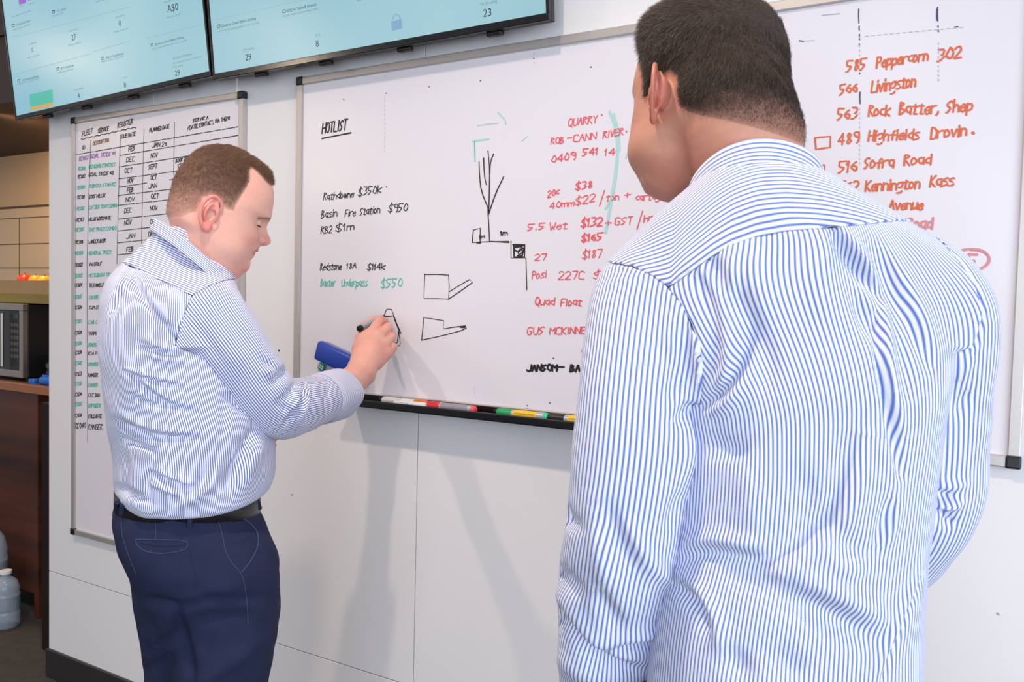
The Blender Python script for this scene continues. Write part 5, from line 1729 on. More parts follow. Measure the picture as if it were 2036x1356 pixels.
zl, zh = zA(1015), zA(440)
LO, HI = np.array([-.22, -.24, zl - .01]), np.array([.21, .29, zh])
suT = lambda p: arc_su(p, TA, PA_, .165, .175) + wave_noise(p, 8, (18, 40), (.25, .12))
shirtA, SVa, SQa = finish(FA, 'shirt', shirt_bodyA, LO, HI, .0036, suT, SHIRT_A, man, FA_BACK)
yokeAo, _, _ = finish(FA, 'shirt_yoke', yokeA, [-.16, -.24, zA(612)], [.12, .24, zh], .003, lambda p: (p[:, 2] - zyA(p[:, 0])) / PA_ * .92 + (p[:, 1] + .1) * 22, SHIRT_A, man, FA_BACK[:4])
slo = np.minimum(armR.P.min(0), [9, 9, 9]) - .085; shi = armR.P.max(0) + .085
slA, _, _ = finish(FA, 'shirt_sleeve', sleeveA, slo, shi, .003, lambda p: armR.su(p, PA_ * 1.0), SHIRT_A, man, FA_ARM)

# collar
def collar(fr, name, parent, c, a, b, dzdx, dzdy, hgt, m, period, flare=.012, n=72, gap=None, th=.003, stand=.0):
    """Folded shirt collar round the neck: centre of its top edge, half axes, slope of its plane, height."""
    t = np.linspace(0, 2 * math.pi, n, endpoint=False)
    rings, su = [], []
    def ring(gr, dz, drop):
        x, y = (a + gr) * np.cos(t), (b + gr) * np.sin(t)
        return np.stack([c[0] + x, c[1] + y, c[2] + dzdx * x + dzdy * y + dz + .0015 * np.sin(3 * t + 1)], 1)
    for gr, dz in ((-.004, -hgt * 1.1), (-.004, -hgt * .5), (-.003, -.003), (-.001, .0012), (.002, .0018), (.0045, -.0005), (flare * .45, -hgt * .4), (flare * .8, -hgt * .8), (flare, -hgt), (flare - .001, -hgt - .002), (flare - .0035, -hgt * .97), (.002, -hgt * .5), (0, -hgt * 1.05)):
        rings.append(ring(gr, dz, 0)); su.append(np.full(n, dz / period + 50))
    return ring_loft(name, rings, m, parent, su)


cA = FA.px(386, 502, .0)
collar(FA, 'shirt_collar', man, (cA[0], .012, cA[2] + .006), .0700, .096, -.80, .0, .027, SHIRT_A, PA_, .011)

# cuff of the near sleeve, turned back
def cuff(fr, name, parent, arm, e0, e1, m, period, r0, r1, n=64, th=.0035, wob=.003, over=0.):
    i = np.array([e0, e1]) * (len(arm.P) - 1)
    k = np.arange(len(arm.P))
    I = lambda A, q: np.stack([np.interp(q, k, A[:, j]) for j in range(3)], -1)
    ph = np.linspace(0, 2 * math.pi, n, endpoint=False)
    rings, su = [], []
    def ring(q, r, w_):
        c, N, Bq, T = I(arm.P, q), I(arm.N, q), I(arm.B, q), I(arm.T, q)
        return c + (np.cos(ph)[:, None] * N + np.sin(ph)[:, None] * Bq) * (r + w_ * np.sin(2 * ph + .6) + w_ * .6 * np.sin(5 * ph))[:, None] + T * (w_ * 1.6 * np.sin(3 * ph + 2))[:, None]
    L = np.linalg.norm(I(arm.P, i[1]) - I(arm.P, i[0])) + over
    for f, dr in ((0, -.004), (0, th), (.25, th * 1.3), (.6, th * 1.3), (.93, th * 1.15), (1., th * .6), (.995, -.001), (.7, -.003), (.3, -.004)):
        q = i[0] + (i[1] - i[0]) * f
        rr = ring(q, r0 + (r1 - r0) * f + dr, wob * (.2 + f))
        if over: rr = rr + arm.T[-1] * over * f
        rings.append(rr); su.append(np.full(n, f * L / period + 20 + .2))
    return ring_loft(name, rings, m, parent, su)


cuff(FA, 'shirt_cuff', man, armR, .885, 1.0, SHIRT_A, PA_, .0530, .0560, wob=.0026, over=.014)

# ---- forearm and writing hand
wr = lambda x, y, d: FA.loc(at(x, y, d))
e1 = armR.P[-1]
tip3 = on_wall(765.5, 627.5, -.0115)
tail3 = None
for dd in np.linspace(1.9, 2.3, 801):
    q = at(713.5, 654, dd)
    if abs(np.linalg.norm(q - tip3) - .135) < .0008: tail3 = q; break
if tail3 is None: tail3 = at(713.5, 654, 2.2)
tip, tail = FA.loc(tip3), FA.loc(tail3)
mdir = (tip - tail) / np.linalg.norm(tip - tail)
W0 = wr(718, 741, 2.055)
Jh = {
    'index': [wr(737, 664, 2.135).tolist() + [.0138], wr(756, 637, 2.165).tolist() + [.0118], wr(765, 639, 2.20).tolist() + [.0098], (tip - mdir * .022 + (wr(768, 634, 2.27) - wr(764, 630, 2.27)) * .9).tolist() + [.0080]],
    'middle': [wr(752, 669, 2.125).tolist() + [.0140], wr(770, 652, 2.16).tolist() + [.0121], wr(773, 657, 2.20).tolist() + [.0100], wr(766, 652, 2.25).tolist() + [.0084]],
    'ring': [wr(763, 685, 2.122).tolist() + [.0134], wr(778, 670, 2.155).tolist() + [.0115], wr(778, 676, 2.195).tolist() + [.0096], wr(769, 671, 2.23).tolist() + [.0082]],
    'little': [wr(769, 703, 2.118).tolist() + [.0124], wr(781, 690, 2.145).tolist() + [.0106], wr(780, 694, 2.18).tolist() + [.0088], wr(771, 689, 2.21).tolist() + [.0074]],
    'thumb': [wr(713, 696, 2.115).tolist() + [.0160], wr(716, 672, 2.185).tolist() + [.0130], wr(725, 647, 2.236).tolist() + [.0105], wr(742, 634, 2.258).tolist() + [.0085]],
}
pm = [([e1 - armR.T[-1] * .06, e1 + armR.T[-1] * .012, (e1 + W0) / 2 + [0, 0, -.002], W0], [.043, .0415, .0365, .0315]),
      ([W0, wr(736, 690, 2.10)], [.030, .0235]), ([W0, wr(744, 704, 2.09)], [.030, .0225]), ([W0, wr(728, 694, 2.11)], [.029, .022]), ([W0, wr(719, 690, 2.118), wr(724, 672, 2.135)], [.029, .0215, .0165])]
for k_ in ('index', 'middle', 'ring', 'little'):
    v = np.array(Jh[k_][0])
    pm.append(([W0 * .45 + v[:3] * .55, v[:3]], [.020, v[3] * 1.12]))
hs = hand_sdf(Jh, pm)
HV_, HQ_ = iso_mesh(lambda p: hs(p) + wave_noise(p, 2, (160, 320), (.0005, .0003)), np.minimum(e1, W0) - [.13, .13, .10], np.maximum(tip, W0) + [.05, .06, .10], .0018, smooth=2)
cb, cr_ = np.array(lin('e0ab99')[:3]), np.array(lin('da8f82')[:3])
kn = np.zeros(len(HV_))
for k_ in ('index', 'middle', 'ring', 'little'):
    for v in Jh[k_][:2]: kn = np.maximum(kn, np.exp(-(np.linalg.norm(HV_ - np.array(v[:3]), axis=1) / .014) ** 2))
hcol = cb + (cr_ - cb) * np.clip(.6 * kn + .35 + .25 * wave_noise(HV_, 6, (60, 130), (.5, .4)), 0, 1)[:, None]
HAND = (HV_, HQ_, hcol)
# fingernails of the thumb are hidden by the marker; the far hand rests at the belly
JL, PL = relaxed_hand((.108, .075, FA.xz(385, 885)[1]), (.5, -.9, .05), (.5, .2, .6), (.2, .1, 1), .9)
hl = hand_sdf(JL, PL)
LV, LQ = iso_mesh(hl, np.array([.108, .075, FA.xz(385, 885)[1]]) - .15, np.array([.108, .075, FA.xz(385, 885)[1]]) + .15, .003, smooth=2)

# the marker in his hand
pen_ = bpy.data.objects.new('whiteboard_marker', None); COL.objects.link(pen_)
zax = Vector(FA.A.T @ mdir); mw_ = Matrix.Translation(Vector(tail3)) @ zax.to_track_quat('Z', 'Y').to_matrix().to_4x4()
pen_.matrix_world = mw_
tag(pen_, 'grey whiteboard marker with a black end held in the writing hand', 'marker')
Lm = float(np.linalg.norm(tip3 - tail3))
for nm, prof, m_ in (('end_plug', [(.0066, 0), (.0080, .0015), (.0083, .004), (.0083, .010)], M['black_plastic']), ('barrel', [(.0088, .010), (.0088, .012), (.0088, Lm - .034), (.0080, Lm - .030), (.0060, Lm - .016)], M['silver_pl'] if 'silver_pl' in M else M['grey_plastic']), ('nib', [(.0055, Lm - .016), (.0042, Lm - .006), (.0024, Lm - .005), (.0020, Lm - .0005)], M['black_plastic'])):
    o_ = B().lathe(prof, n=24).build(nm, m_, None, smooth=True); o_.parent = pen_

# ---- trousers, belt, shoes
zt = lambda py: FA.xz(385, py)[1]
TL_ = [(246, 955), (237, 985), (225, 1012), (219, 1032), (220, 1050), (229, 1085), (247, 1120), (266, 1150), (275, 1175), (278, 1200), (279, 1260)]
TR_ = [(510, 960), (511, 995), (515, 1020), (522, 1050), (533, 1085), (543, 1120), (549, 1150), (552, 1180), (552, 1200), (548, 1260)]
PELV = Slices([X(*q) for q in TL_], [X(*q) for q in TR_], [(zt(960), .140), (zt(1000), .150), (zt(1040), .162), (zt(1100), .170), (zt(1180), .155), (zt(1230), .12), (zt(1260), .10)], .01, 2.4, .02)
hz = zt(1150)
legR = Arm([(.060, -.062, zt(1120), .100), (.062, -.060, zt(1200), .096), (.058, -.058, zt(1280), .091), (.053, -.055, zt(1356), .084), (.045, -.05, .50, .072), (.035, -.045, .25, .064), (.03, -.045, .085, .062)], 30)
legL = Arm([(-.022, .085, zt(1120), .098), (-.015, .088, zt(1200), .094), (-.012, .09, zt(1290), .088), (-.01, .09, zt(1356), .084), (-.015, .09, .50, .072), (-.03, .09, .25, .064), (-.04, .09, .085, .062)], 30)
ztop_ = zt(972)
ztf = lambda p: ztop_ - .12 * np.maximum(p[:, 0] + .02, 0)


def trousersA(p):
    f = smin(PELV(p, z1=ztop_ + .03), np.minimum(smin(legR(p), PELV(p, -.02) + 0, .03), smin(legL(p), PELV(p, -.02), .03)), .035)
    f = f + wave_noise(p, 31, (30, 60, 120), (.0025, .0014, .0006))
    return np.maximum(np.maximum(f, p[:, 2] - ztf(p)), .075 - p[:, 2])


FA_TR = [([(345, 1208), (352, 1240), (366, 1290), (380, 1356)], -.010, .012), ([(330, 1196), (345, 1206), (380, 1200), (440, 1185)], -.005, .010), ([(285, 1192), (320, 1200), (345, 1208)], -.006, .010), ([(352, 1200), (420, 1188), (470, 1165)], .004, .014),
         ([(300, 1290), (330, 1278), (352, 1262)], -.006, .012), ([(290, 1330), (325, 1318), (358, 1300)], -.005, .012), ([(365, 1240), (430, 1228), (500, 1222)], -.004, .014), ([(400, 1356), (460, 1320), (520, 1270)], .005, .016), ([(395, 1180), (440, 1195), (520, 1190)], -.003, .012), ([(285, 1215), (300, 1240), (300, 1280)], -.004, .012),
         ([(445, 1060), (475, 1055), (505, 1050)], -.0025, .006), ([(450, 1085), (480, 1082), (505, 1075)], -.0025, .006)]
M['navy'] = mat('navy_cotton_twill', '262b47', .85, var=.16, scale=30, bump=.4, bscale=1200, spec=.2)
M['navy_seam'] = mat('navy_seam', '3a4064', .8, var=.1)
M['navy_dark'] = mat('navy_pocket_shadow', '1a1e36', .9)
M['leather'] = mat('black_leather', '19181b', .35, var=.15, scale=80, bump=.2, bscale=500)
V_, Q_ = iso_mesh(trousersA, [-.24, -.26, .07], [.24, .26, ztop_ + .03], .0045, smooth=2)
N_ = vnormals(V_, Q_)
V_ = V_ + N_ * (1.7 * folds(FA, V_, N_, FA_TR))[:, None]
trA = np_mesh('trousers', V_, Q_, M['navy'], man)
bvhA = BVHTree.FromPolygons([tuple(v) for v in V_], [tuple(q) for q in Q_])


def on_surf(fr, bvh, pts, lift=.0008):
    out = []
    o_ = Vector(fr.loc(CAM))
    for x, y in pts:
        d_ = fr.loc(CAM + ray(x, y)) - fr.loc(CAM)
        h_ = bvh.ray_cast(o_, Vector(d_).normalized())
        if h_[0] is not None: out.append(np.array(h_[0] + h_[1] * lift))
    return out


def seam(fr, bvh, pts, name, m, parent, r=.0011, lift=.0004, sm=2):
    pts = smooth_line(pts, sm) if len(pts) > 2 else pts
    q = []
    for a, b in zip(pts, pts[1:]):
        a, b = np.array(a, float), np.array(b, float)
        k = max(1, int(np.linalg.norm(b - a) / 5))
        q += [a + (b - a) * i / k for i in range(k)]
    q.append(np.array(pts[-1], float))
    P = on_surf(fr, bvh, q, lift)
    if len(P) < 2: return None
    o_ = B().tube(P, r, 6).build(name, m, None, smooth=True); o_.parent = parent
    return o_


# belt and its loops
def belt_band(slc, zc, parent, off=.0035, half=.0175, n=160):
    t = np.linspace(0, 2 * math.pi, n, endpoint=False)
    e = 2 / slc.n
    rings = []
    for dz, gr in ((-half, -.003), (-half, .0006), (-half * .93, .0030), (half * .93, .0030), (half, .0006), (half, -.003)):
        x0_ = np.zeros(n)
        for _ in range(4):
            z = zc(x0_) + dz
            q = np.stack([x0_, 0 * x0_, zc(x0_)], 1)
            c, a, b, cy = slc.parts(q)
            x0_ = c + (a + gr + off) * np.sign(np.cos(t)) * np.abs(np.cos(t)) ** e
        y = cy + (b + gr + off) * np.sign(np.sin(t)) * np.abs(np.sin(t)) ** e
        rings.append(np.stack([x0_, y, zc(x0_) + dz], 1))
    return ring_loft('belt', rings, M['leather'], parent)


bel = belt_band(PELV, lambda x: ztf(np.stack([x, x, x], 1)) - .012, man)
bV = np.array([v.co[:] for v in bel.data.vertices]); bQ = np.array([p.vertices[:] for p in bel.data.polygons])
bvhB = BVHTree.FromPolygons([tuple(v) for v in bV], [tuple(q) for q in bQ])
for lp in ([(377, 1024), (377, 1048)], [(247, 1002), (245, 1024)], [(237, 998), (235, 1012)], [(508, 990), (513, 1012)]):
    P = on_surf(FA, bvhB, [lp[0]], .003) + on_surf(FA, bvhA, [lp[1]], .003)
    if len(P) == 2:
        a, b_ = P
        ex_ = np.array([1., 0, 0])
        bb = B()
        w_ = .0062
        mid = (a + b_) / 2
        bb.tube([a, mid, b_], [w_ * .8, w_ * .8, w_ * .8], 8)
        o_ = bb.build('belt_loop', M['navy'], None, smooth=True); o_.parent = man
seam(FA, bvhA, [(270, 1072), (320, 1073), (373, 1074), (374, 1090), (345, 1099), (310, 1101), (285, 1095), (271, 1082), (270, 1072)], 'back_pocket_welt', M['navy_seam'], man, .0008, .0002, 1)
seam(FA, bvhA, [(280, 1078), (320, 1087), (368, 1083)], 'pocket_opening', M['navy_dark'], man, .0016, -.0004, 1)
seam(FA, bvhA, [(474, 1026), (500, 1042), (513, 1062), (513, 1085), (500, 1113), (480, 1138)], 'side_pocket_edge', M['navy_seam'], man, .0013, .0009)
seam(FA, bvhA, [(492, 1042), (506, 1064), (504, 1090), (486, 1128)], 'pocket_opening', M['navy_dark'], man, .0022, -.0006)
seam(FA, bvhA, [(433, 1033), (443, 1065), (447, 1095), (462, 1122), (480, 1138), (488, 1170), (492, 1210), (493, 1240)], 'side_seam', M['navy_seam'], man, .0008, .0002)
seam(FA, bvhA, [(308, 1026), (310, 1050), (309, 1072)], 'dart_seam', M['navy_seam'], man, .0007, .0002)
seam(FA, bvhA, [(241, 1026), (242, 1060), (252, 1095), (270, 1140)], 'seat_seam', M['navy_seam'], man, .0007, .0002)
seam(FA, bvhA, [(376, 1090), (385, 1130), (392, 1170)], 'thigh_crease', M['navy'], man, .001, 0)

M['shoe'] = mat('black_shoe_leather', '1b1614', .3, var=.1)
M['sole'] = mat('rubber_sole', '0d0d0d', .7)


def shoe(parent, ax, ay, ang):
    c_, s_ = math.cos(ang), math.sin(ang)
    Rz = np.array([[c_, -s_, 0], [s_, c_, 0], [0, 0, 1]])
    def f(p):
        q = (p - [ax, ay, 0]) @ Rz
        d = ell(q, (.10, 0, .030), (.105, .050, .042)); d = smin(d, ell(q, (-.005, 0, .045), (.075, .042, .055)), .03)
        d = smin(d, chain(q, [(-.01, 0, .05), (-.01, 0, .11)], [.046, .050]), .02)
        return smax(d, .014 - q[:, 2], .004)
    V, Q = iso_mesh(f, [ax - .25, ay - .25, 0], [ax + .25, ay + .25, .16], .005, smooth=2)
    o_ = np_mesh('shoe', V, Q, M['shoe'], parent)
    n = 40
    t = np.linspace(0, 2 * math.pi, n, endpoint=False)
    x = .065 + .148 * np.cos(t); y = .050 * np.sin(t) * (1 + .10 * np.cos(t)) * np.where(np.cos(t) < 0, .86, 1)
    P = np.stack([x, y], 1) @ Rz[:2, :2].T + [ax, ay]
    b = B()
    vs = [[b.bm.verts.new((q[0], q[1], z)) for q in P] for z in (.001, .018)]
    for k in range(n): b.bm.faces.new((vs[0][k], vs[0][(k + 1) % n], vs[1][(k + 1) % n], vs[1][k]))
    b.bm.faces.new(vs[0][::-1]); b.bm.faces.new(vs[1])
    s = b.build('sole', M['sole'], None); s.parent = o_
    return o_


shoe(man, .03, -.045, math.radians(55)); shoe(man, -.04, .09, math.radians(50))

# ---- the body under the clothes, one mesh with head, hands and forearm
def inner(fr, slc, z0, z1, arms, legs, grow=-.034):
    def f(p):
        d = slc[0](p, grow)
        for s in slc[1:]: d = smin(d, s(p, grow), .01)
        for a in arms + legs: d = smin(d, a(p, grow * .65), .01)
        return d
    return f


def join_np(parts):
    V, Q, C, n = [], [], [], 0
    for v, q, c in parts:
        V.append(v); Q.append(q + n); C.append(c); n += len(v)
    return np.concatenate(V), np.concatenate(Q), np.concatenate(C)


fin = inner(FA, [TA, PELV], 0, 0, [armR, armL], [legR, legL])
iV, iQ = iso_mesh(lambda p: np.maximum(fin(p), p[:, 2] - zA(500)), [-.24, -.27, .05], [.42, .32, zA(470)], .010, smooth=2)
c0 = np.array(lin('e0ab99')[:3])
BV, BQ, BC = join_np([(SV, SQ, SCOL), (iV, iQ, np.tile(c0, (len(iV), 1))), HAND, (LV, LQ, np.tile(cr_ * .5 + cb * .5, (len(LV), 1)))])
np_mesh('body', BV, BQ, M['skin_a'], man, dict(skin=BC))
# ================================================================== the man seen from behind
M['skin_b'] = skin_material('skin_fair_tanned')
M['buzz_b'] = buzz_material('short_dark_hair', '3a2c26')
M['strand_b'] = mat('dark_hair_strand', '46362e', .5, var=.3, scale=300)
SHIRT_B = stripe_material('wide_striped_shirt', 'f4f3f8', '5f7ac6', .40, .30)
PB_ = .0057
FB = Frame(1550, 700, 1.03)
manB = bpy.data.objects.new('person', None)
manB.matrix_world = FB.mw
manB.empty_display_size = .1
COL.objects.link(manB)
tag(manB, 'man seen from behind in a white shirt with blue stripes watching the writing', 'person')
bp = lambda x, y, y0=0.: FB.px(x, y, y0)
zB = lambda py: FB.xz(1550, py)[1]

# ---- head turned to the picture's left
headB = Head(fat=1.05, open_eyes=True, ear_out=.62, round_back=True)
yawB = math.radians(90 + 52)
rotB = rotm(yawB, math.radians(3), math.radians(8))
earL = bp(1327, 186, -.02)                        # the visible left ear
SCB = 1.015
posB = earL - rotB @ np.array([-.004, .083, .000]) * SCB + np.array([-.004, 0, 0])
sB = lambda x, y, y0, r: tuple(FB.px(x, y, y0)) + (r,)
SIDE_B = canon([(1200, 300), (1060, 330), (1010, 345), (960, 330), (930, 330), (900, 350), (870, 380), (820, 440), (760, 500), (715, 560), (690, 610), (672, 672), (610, 668), (575, 600), (552, 550), (500, 524), (440, 545), (412, 600), (392, 650), (362, 700), (348, 705), (290, 722), (180, 735), (-300, 735), (-300, -200), (1200, -200)])
prmB = dict(base='c99079', red='bf6d5c', lips='b5645c', hair='3a2c26', hair_mat=M['buzz_b'], strand_mat=M['strand_b'], lash_mat=M['lash'], t_top=.014, t_side=.0070, quiff=.008, den_low=.48, den_high=1.3, d0=-.050, d1=.012, dfade=.010, len_low=.0035, len_high=.010, strands=60000, brow=.7, fade=.030, scale=SCB, side=SIDE_B, top=SIDE_B, swidth=.00016)
NV, NQ, NCOL = build_head(FB, manB, headB, posB, rotB, [sB(1455, 205, .01, .064), sB(1469, 260, .005, .066), sB(1490, 325, .010, .066), sB(1505, 385, .015, .060)], prmB, h=.0016)

# ---- shirt
Xb = FB.xz
LB = [(1400, 345), (1365, 385), (1335, 402), (1300, 432), (1255, 484), (1222, 524), (1208, 548), (1215, 590), (1272, 680), (1335, 780), (1348, 900), (1338, 1000), (1300, 1200), (1285, 1356), (1280, 1480)]
RB = [(1605, 322), (1640, 345), (1700, 381), (1780, 421), (1830, 450), (1880, 491), (1903, 540), (1912, 600), (1906, 700), (1890, 800), (1875, 900), (1862, 1000), (1850, 1100), (1841, 1200), (1836, 1300), (1834, 1356), (1832, 1480)]
TB = Slices([Xb(*q) for q in LB], [Xb(*q) for q in RB], [(zB(322), .072), (zB(345), .092), (zB(370), .104), (zB(420), .116), (zB(470), .122), (zB(520), .127), (zB(600), .133), (zB(750), .142), (zB(900), .142), (zB(1050), .140), (zB(1250), .146), (zB(1480), .15)],
            [(zB(322), .008), (zB(450), .006), (zB(600), .003), (zB(1000), .0), (zB(1480), .0)], 2.15, .026)
arL = Arm([sB(1300, 585, .0, .064), sB(1283, 625, -.034, .070), sB(1268, 760, -.066, .0675), sB(1258, 900, -.074, .0695), sB(1240, 1040, -.066, .0685), sB(1224, 1130, -.045, .0685), sB(1213, 1240, .005, .066), sB(1204, 1356, .045, .060), sB(1200, 1500, .11, .052)], 40, (0, -1, 0), twist=-2.2)
arR = Arm([sB(1838, 585, .01, .060), sB(1858, 640, .015, .064), sB(1852, 760, .045, .066), sB(1846, 900, .075, .066), sB(1838, 985, .085, .064), sB(1800, 1070, .13, .056), sB(1735, 1150, .185, .048)], 34, (0, -1, 0), twist=1.)
al = np.array([FB.px(x, y, -.06) for x, y in [(1190, 516), (1221, 525), (1264, 531), (1306, 551), (1335, 570), (1363, 604), (1384, 639), (1398, 682), (1403, 738), (1399, 802), (1396, 840)]])
xlT = Table(np.concatenate([[al[0, 2] + .05], al[:, 2], [al[-1, 2] - .8]]), np.concatenate([[al[0, 0] - .12], al[:, 0], [al[-1, 0] + .002]]), .004)
ar = np.array([FB.px(x, y, .0) for x, y in [(1788, 428), (1848, 462), (1892, 520), (1908, 577), (1908, 626), (1904, 680), (1898, 730)]])
xrT = Table(np.concatenate([[ar[0, 2] + .05], ar[:, 2], [ar[-1, 2] - .8]]), np.concatenate([[ar[0, 0] - .02], ar[:, 0], [ar[-1, 0]]]), .004)
zapL, zapR = FB.px(1398, 800, -.1)[2], FB.px(1900, 690, 0)[2]
ykb = np.array([FB.px(x, y, -.10) for x, y in [(1240, 560), (1335, 570), (1380, 538), (1420, 510), (1455, 491), (1505, 473), (1562, 462), (1620, 457), (1660, 453), (1720, 445), (1770, 436), (1835, 425), (1900, 420)]])
zyB = Table(ykb[:, 0], ykb[:, 2], .004)
pz = lambda p, z: np.clip((z - p[:, 2]) * 4, 0, .3)
noiseB = lambda p: wave_noise(p, 41, (20, 42, 90), (.0018, .0009, .0004))


def fullB(p):
    return smin(smin(TB(p), arL(p, -.001) + pz(p, zapL), .028), arR(p, -.001) + pz(p, zapR), .028)


gL = lambda p: p[:, 0] - xlT(p[:, 2])
gR = lambda p: np.maximum(xrT(p[:, 2]) - p[:, 0], -.035 - p[:, 1])


def shirt_bodyB(p):
    f = fullB(p) + noiseB(p)
    f = np.maximum(f, -(gL(p) + np.clip((zapL - p[:, 2]) * 3, 0, 1)))
    f = np.maximum(f, -(gR(p) + np.clip((zapR - p[:, 2]) * 3, 0, 1)))
    return np.maximum(f, p[:, 2] - zyB(p[:, 0]) - .6 * np.maximum(p[:, 1] - .09, 0))


def yokeB(p):
    f = fullB(p) + noiseB(p) - .0012
    f = np.maximum(np.maximum(f, -gL(p)), -gR(p))
    return np.maximum(f, zyB(p[:, 0]) + .6 * np.maximum(p[:, 1] - .09, 0) - p[:, 2])


def sleeveBL(p):
    f = smin(arL(p), TB(p) + pz(p, zapL), .028) + noiseB(p) - .0010
    f = np.maximum(f, gL(p) - np.clip((zapL - p[:, 2]) * 3, 0, 1))
    return np.maximum(f, (p - arL.P[-1]) @ arL.T[-1])


def sleeveBR(p):
    f = smin(arR(p), TB(p) + pz(p, zapR), .028) + noiseB(p) - .0010
    f = np.maximum(f, gR(p) - np.clip((zapR - p[:, 2]) * 3, 0, 1))
    return np.maximum(f, (p - arR.P[-1]) @ arR.T[-1])


FB_BACK = [
    ([(1657, 456), (1692, 503), (1728, 556), (1752, 588)], -.011, .0075), ([(1668, 456), (1705, 500), (1740, 552), (1757, 582)], .006, .007), ([(1655, 470), (1680, 530), (1700, 580), (1738, 669)], -.004, .010),
    ([(1752, 588), (1748, 655), (1751, 722), (1766, 800), (1781, 878), (1793, 945)], -.0065, .0055), ([(1760, 600), (1760, 680), (1768, 750), (1790, 850)], .0035, .008),
    ([(1740, 490), (1799, 612), (1845, 726)], -.0055, .008), ([(1752, 480), (1815, 600), (1862, 720)], .004, .012), ([(1722, 478), (1775, 600), (1800, 700), (1805, 780)], -.0035, .008),
    ([(1705, 590), (1722, 640), (1738, 672)], -.004, .008), ([(1640, 470), (1620, 560), (1640, 640)], .003, .014),
    ([(1455, 498), (1447, 560), (1434, 650)], .005, .010), ([(1381, 545), (1405, 590), (1427, 650)], -.005, .008), ([(1416, 512), (1438, 560), (1452, 625)], -.0055, .009), ([(1469, 576), (1498, 646), (1490, 690), (1469, 735)], -.006, .011),
    ([(1398, 806), (1430, 790), (1462, 745), (1487, 668)], -.007, .007), ([(1410, 815), (1445, 800), (1480, 750)], .005, .009), ([(1490, 500), (1510, 560), (1500, 640)], .004, .014), ([(1508, 660), (1530, 720), (1520, 780)], -.004, .012), ([(1420, 640), (1428, 700), (1415, 760)], -.004, .008), ([(1440, 650), (1450, 700), (1432, 770)], .004, .008),
    ([(1707, 860), (1690, 950), (1670, 1024), (1630, 1075), (1580, 1105)], -.009, .020), ([(1724, 870), (1708, 950), (1685, 1032), (1640, 1085), (1560, 1135)], .0085, .014), ([(1590, 950), (1610, 1000), (1600, 1060), (1560, 1100)], -.005, .016),
    ([(1545, 1178), (1600, 1200), (1655, 1226), (1740, 1270)], -.009, .016), ([(1560, 1150), (1630, 1170), (1700, 1205), (1760, 1250)], .006, .018), ([(1530, 1300), (1560, 1320), (1600, 1356)], -.004, .015),
    ([(1773, 990), (1765, 1030), (1745, 1085)], -.005, .008), ([(1782, 985), (1776, 1030), (1757, 1085)], .004, .008), ([(1848, 1108), (1826, 1170), (1798, 1226), (1754, 1350)], -.003, .0035), ([(1838, 1116), (1788, 1226), (1744, 1346)], .0025, .006),
    ([(1352, 1114), (1409, 1094), (1460, 1104), (1519, 1116), (1559, 1098)], -.0055, .010), ([(1358, 1095), (1409, 1075), (1470, 1085), (1525, 1095)], .004, .012), ([(1347, 1164), (1380, 1190), (1402, 1225), (1412, 1262)], -.0075, .009), ([(1362, 1158), (1396, 1185), (1420, 1225), (1430, 1290)], .006, .010),
    ([(1405, 880), (1450, 900), (1490, 890)], -.004, .014), ([(1480, 930), (1500, 1000), (1490, 1060)], .003, .016), ([(1420, 1130), (1500, 1160), (1560, 1150)], -.003, .014), ([(1440, 1300), (1470, 1320), (1480, 1356)], -.004, .012), ([(1640, 1100), (1680, 1130), (1720, 1120)], .004, .014), ([(1650, 1040), (1690, 1090), (1740, 1110)], -.003, .012)]
FB_ARM = [
    ([(1245, 1040), (1280, 1095), (1310, 1140), (1338, 1162)], .008, .011), ([(1204, 1015), (1225, 1070), (1256, 1140)], -.0075, .013), ([(1258, 1040), (1290, 1110), (1325, 1165)], -.004, .010), ([(1185, 1000), (1190, 1060), (1200, 1140), (1240, 1240)], .005, .013),
    ([(1102, 1205), (1135, 1250), (1171, 1292), (1195, 1318), (1270, 1334)], -.0125, .010), ([(1108, 1180), (1150, 1240), (1190, 1285), (1270, 1310)], .008, .012), ([(1318, 1270), (1270, 1285), (1225, 1292), (1180, 1290)], -.007, .007), ([(1325, 1252), (1270, 1266), (1220, 1272)], .006, .009), ([(1190, 1171), (1205, 1215), (1237, 1255)], -.0085, .013), ([(1176, 1160), (1188, 1210), (1215, 1260)], .005, .012),
    ([(1114, 1000), (1122, 1030), (1150, 1050)], -.006, .009), ([(1106, 1130), (1130, 1160), (1160, 1180)], -.006, .009), ([(1322, 700), (1338, 720), (1345, 760), (1330, 800)], -.004, .009), ([(1340, 620), (1332, 680), (1325, 740)], .004, .012), ([(1370, 640), (1365, 700), (1380, 770)], -.004, .008), ([(1384, 660), (1385, 720), (1390, 780)], .0035, .007),
    ([(1375, 805), (1360, 830), (1340, 840)], -.004, .009), ([(1390, 850), (1370, 900), (1365, 950)], .004, .012), ([(1360, 980), (1340, 1020), (1330, 1060)], -.004, .010), ([(1110, 1300), (1150, 1340), (1210, 1356)], .005, .012)]
FB_ARR = [([(1855, 984), (1875, 987), (1897, 988)], -.008, .006), ([(1858, 1020), (1872, 1022), (1885, 1020)], -.009, .006), ([(1858, 1004), (1880, 1006), (1910, 1000)], .007, .006), ([(1860, 965), (1885, 968), (1920, 962)], .004, .006), ([(1925, 640), (1915, 660), (1905, 690)], -.006, .007), ([(1930, 700), (1915, 730), (1905, 760)], .004, .008), ([(1932, 780), (1915, 800), (1900, 830)], -.004, .008), ([(1870, 1040), (1885, 1042), (1900, 1035)], -.006, .006)]


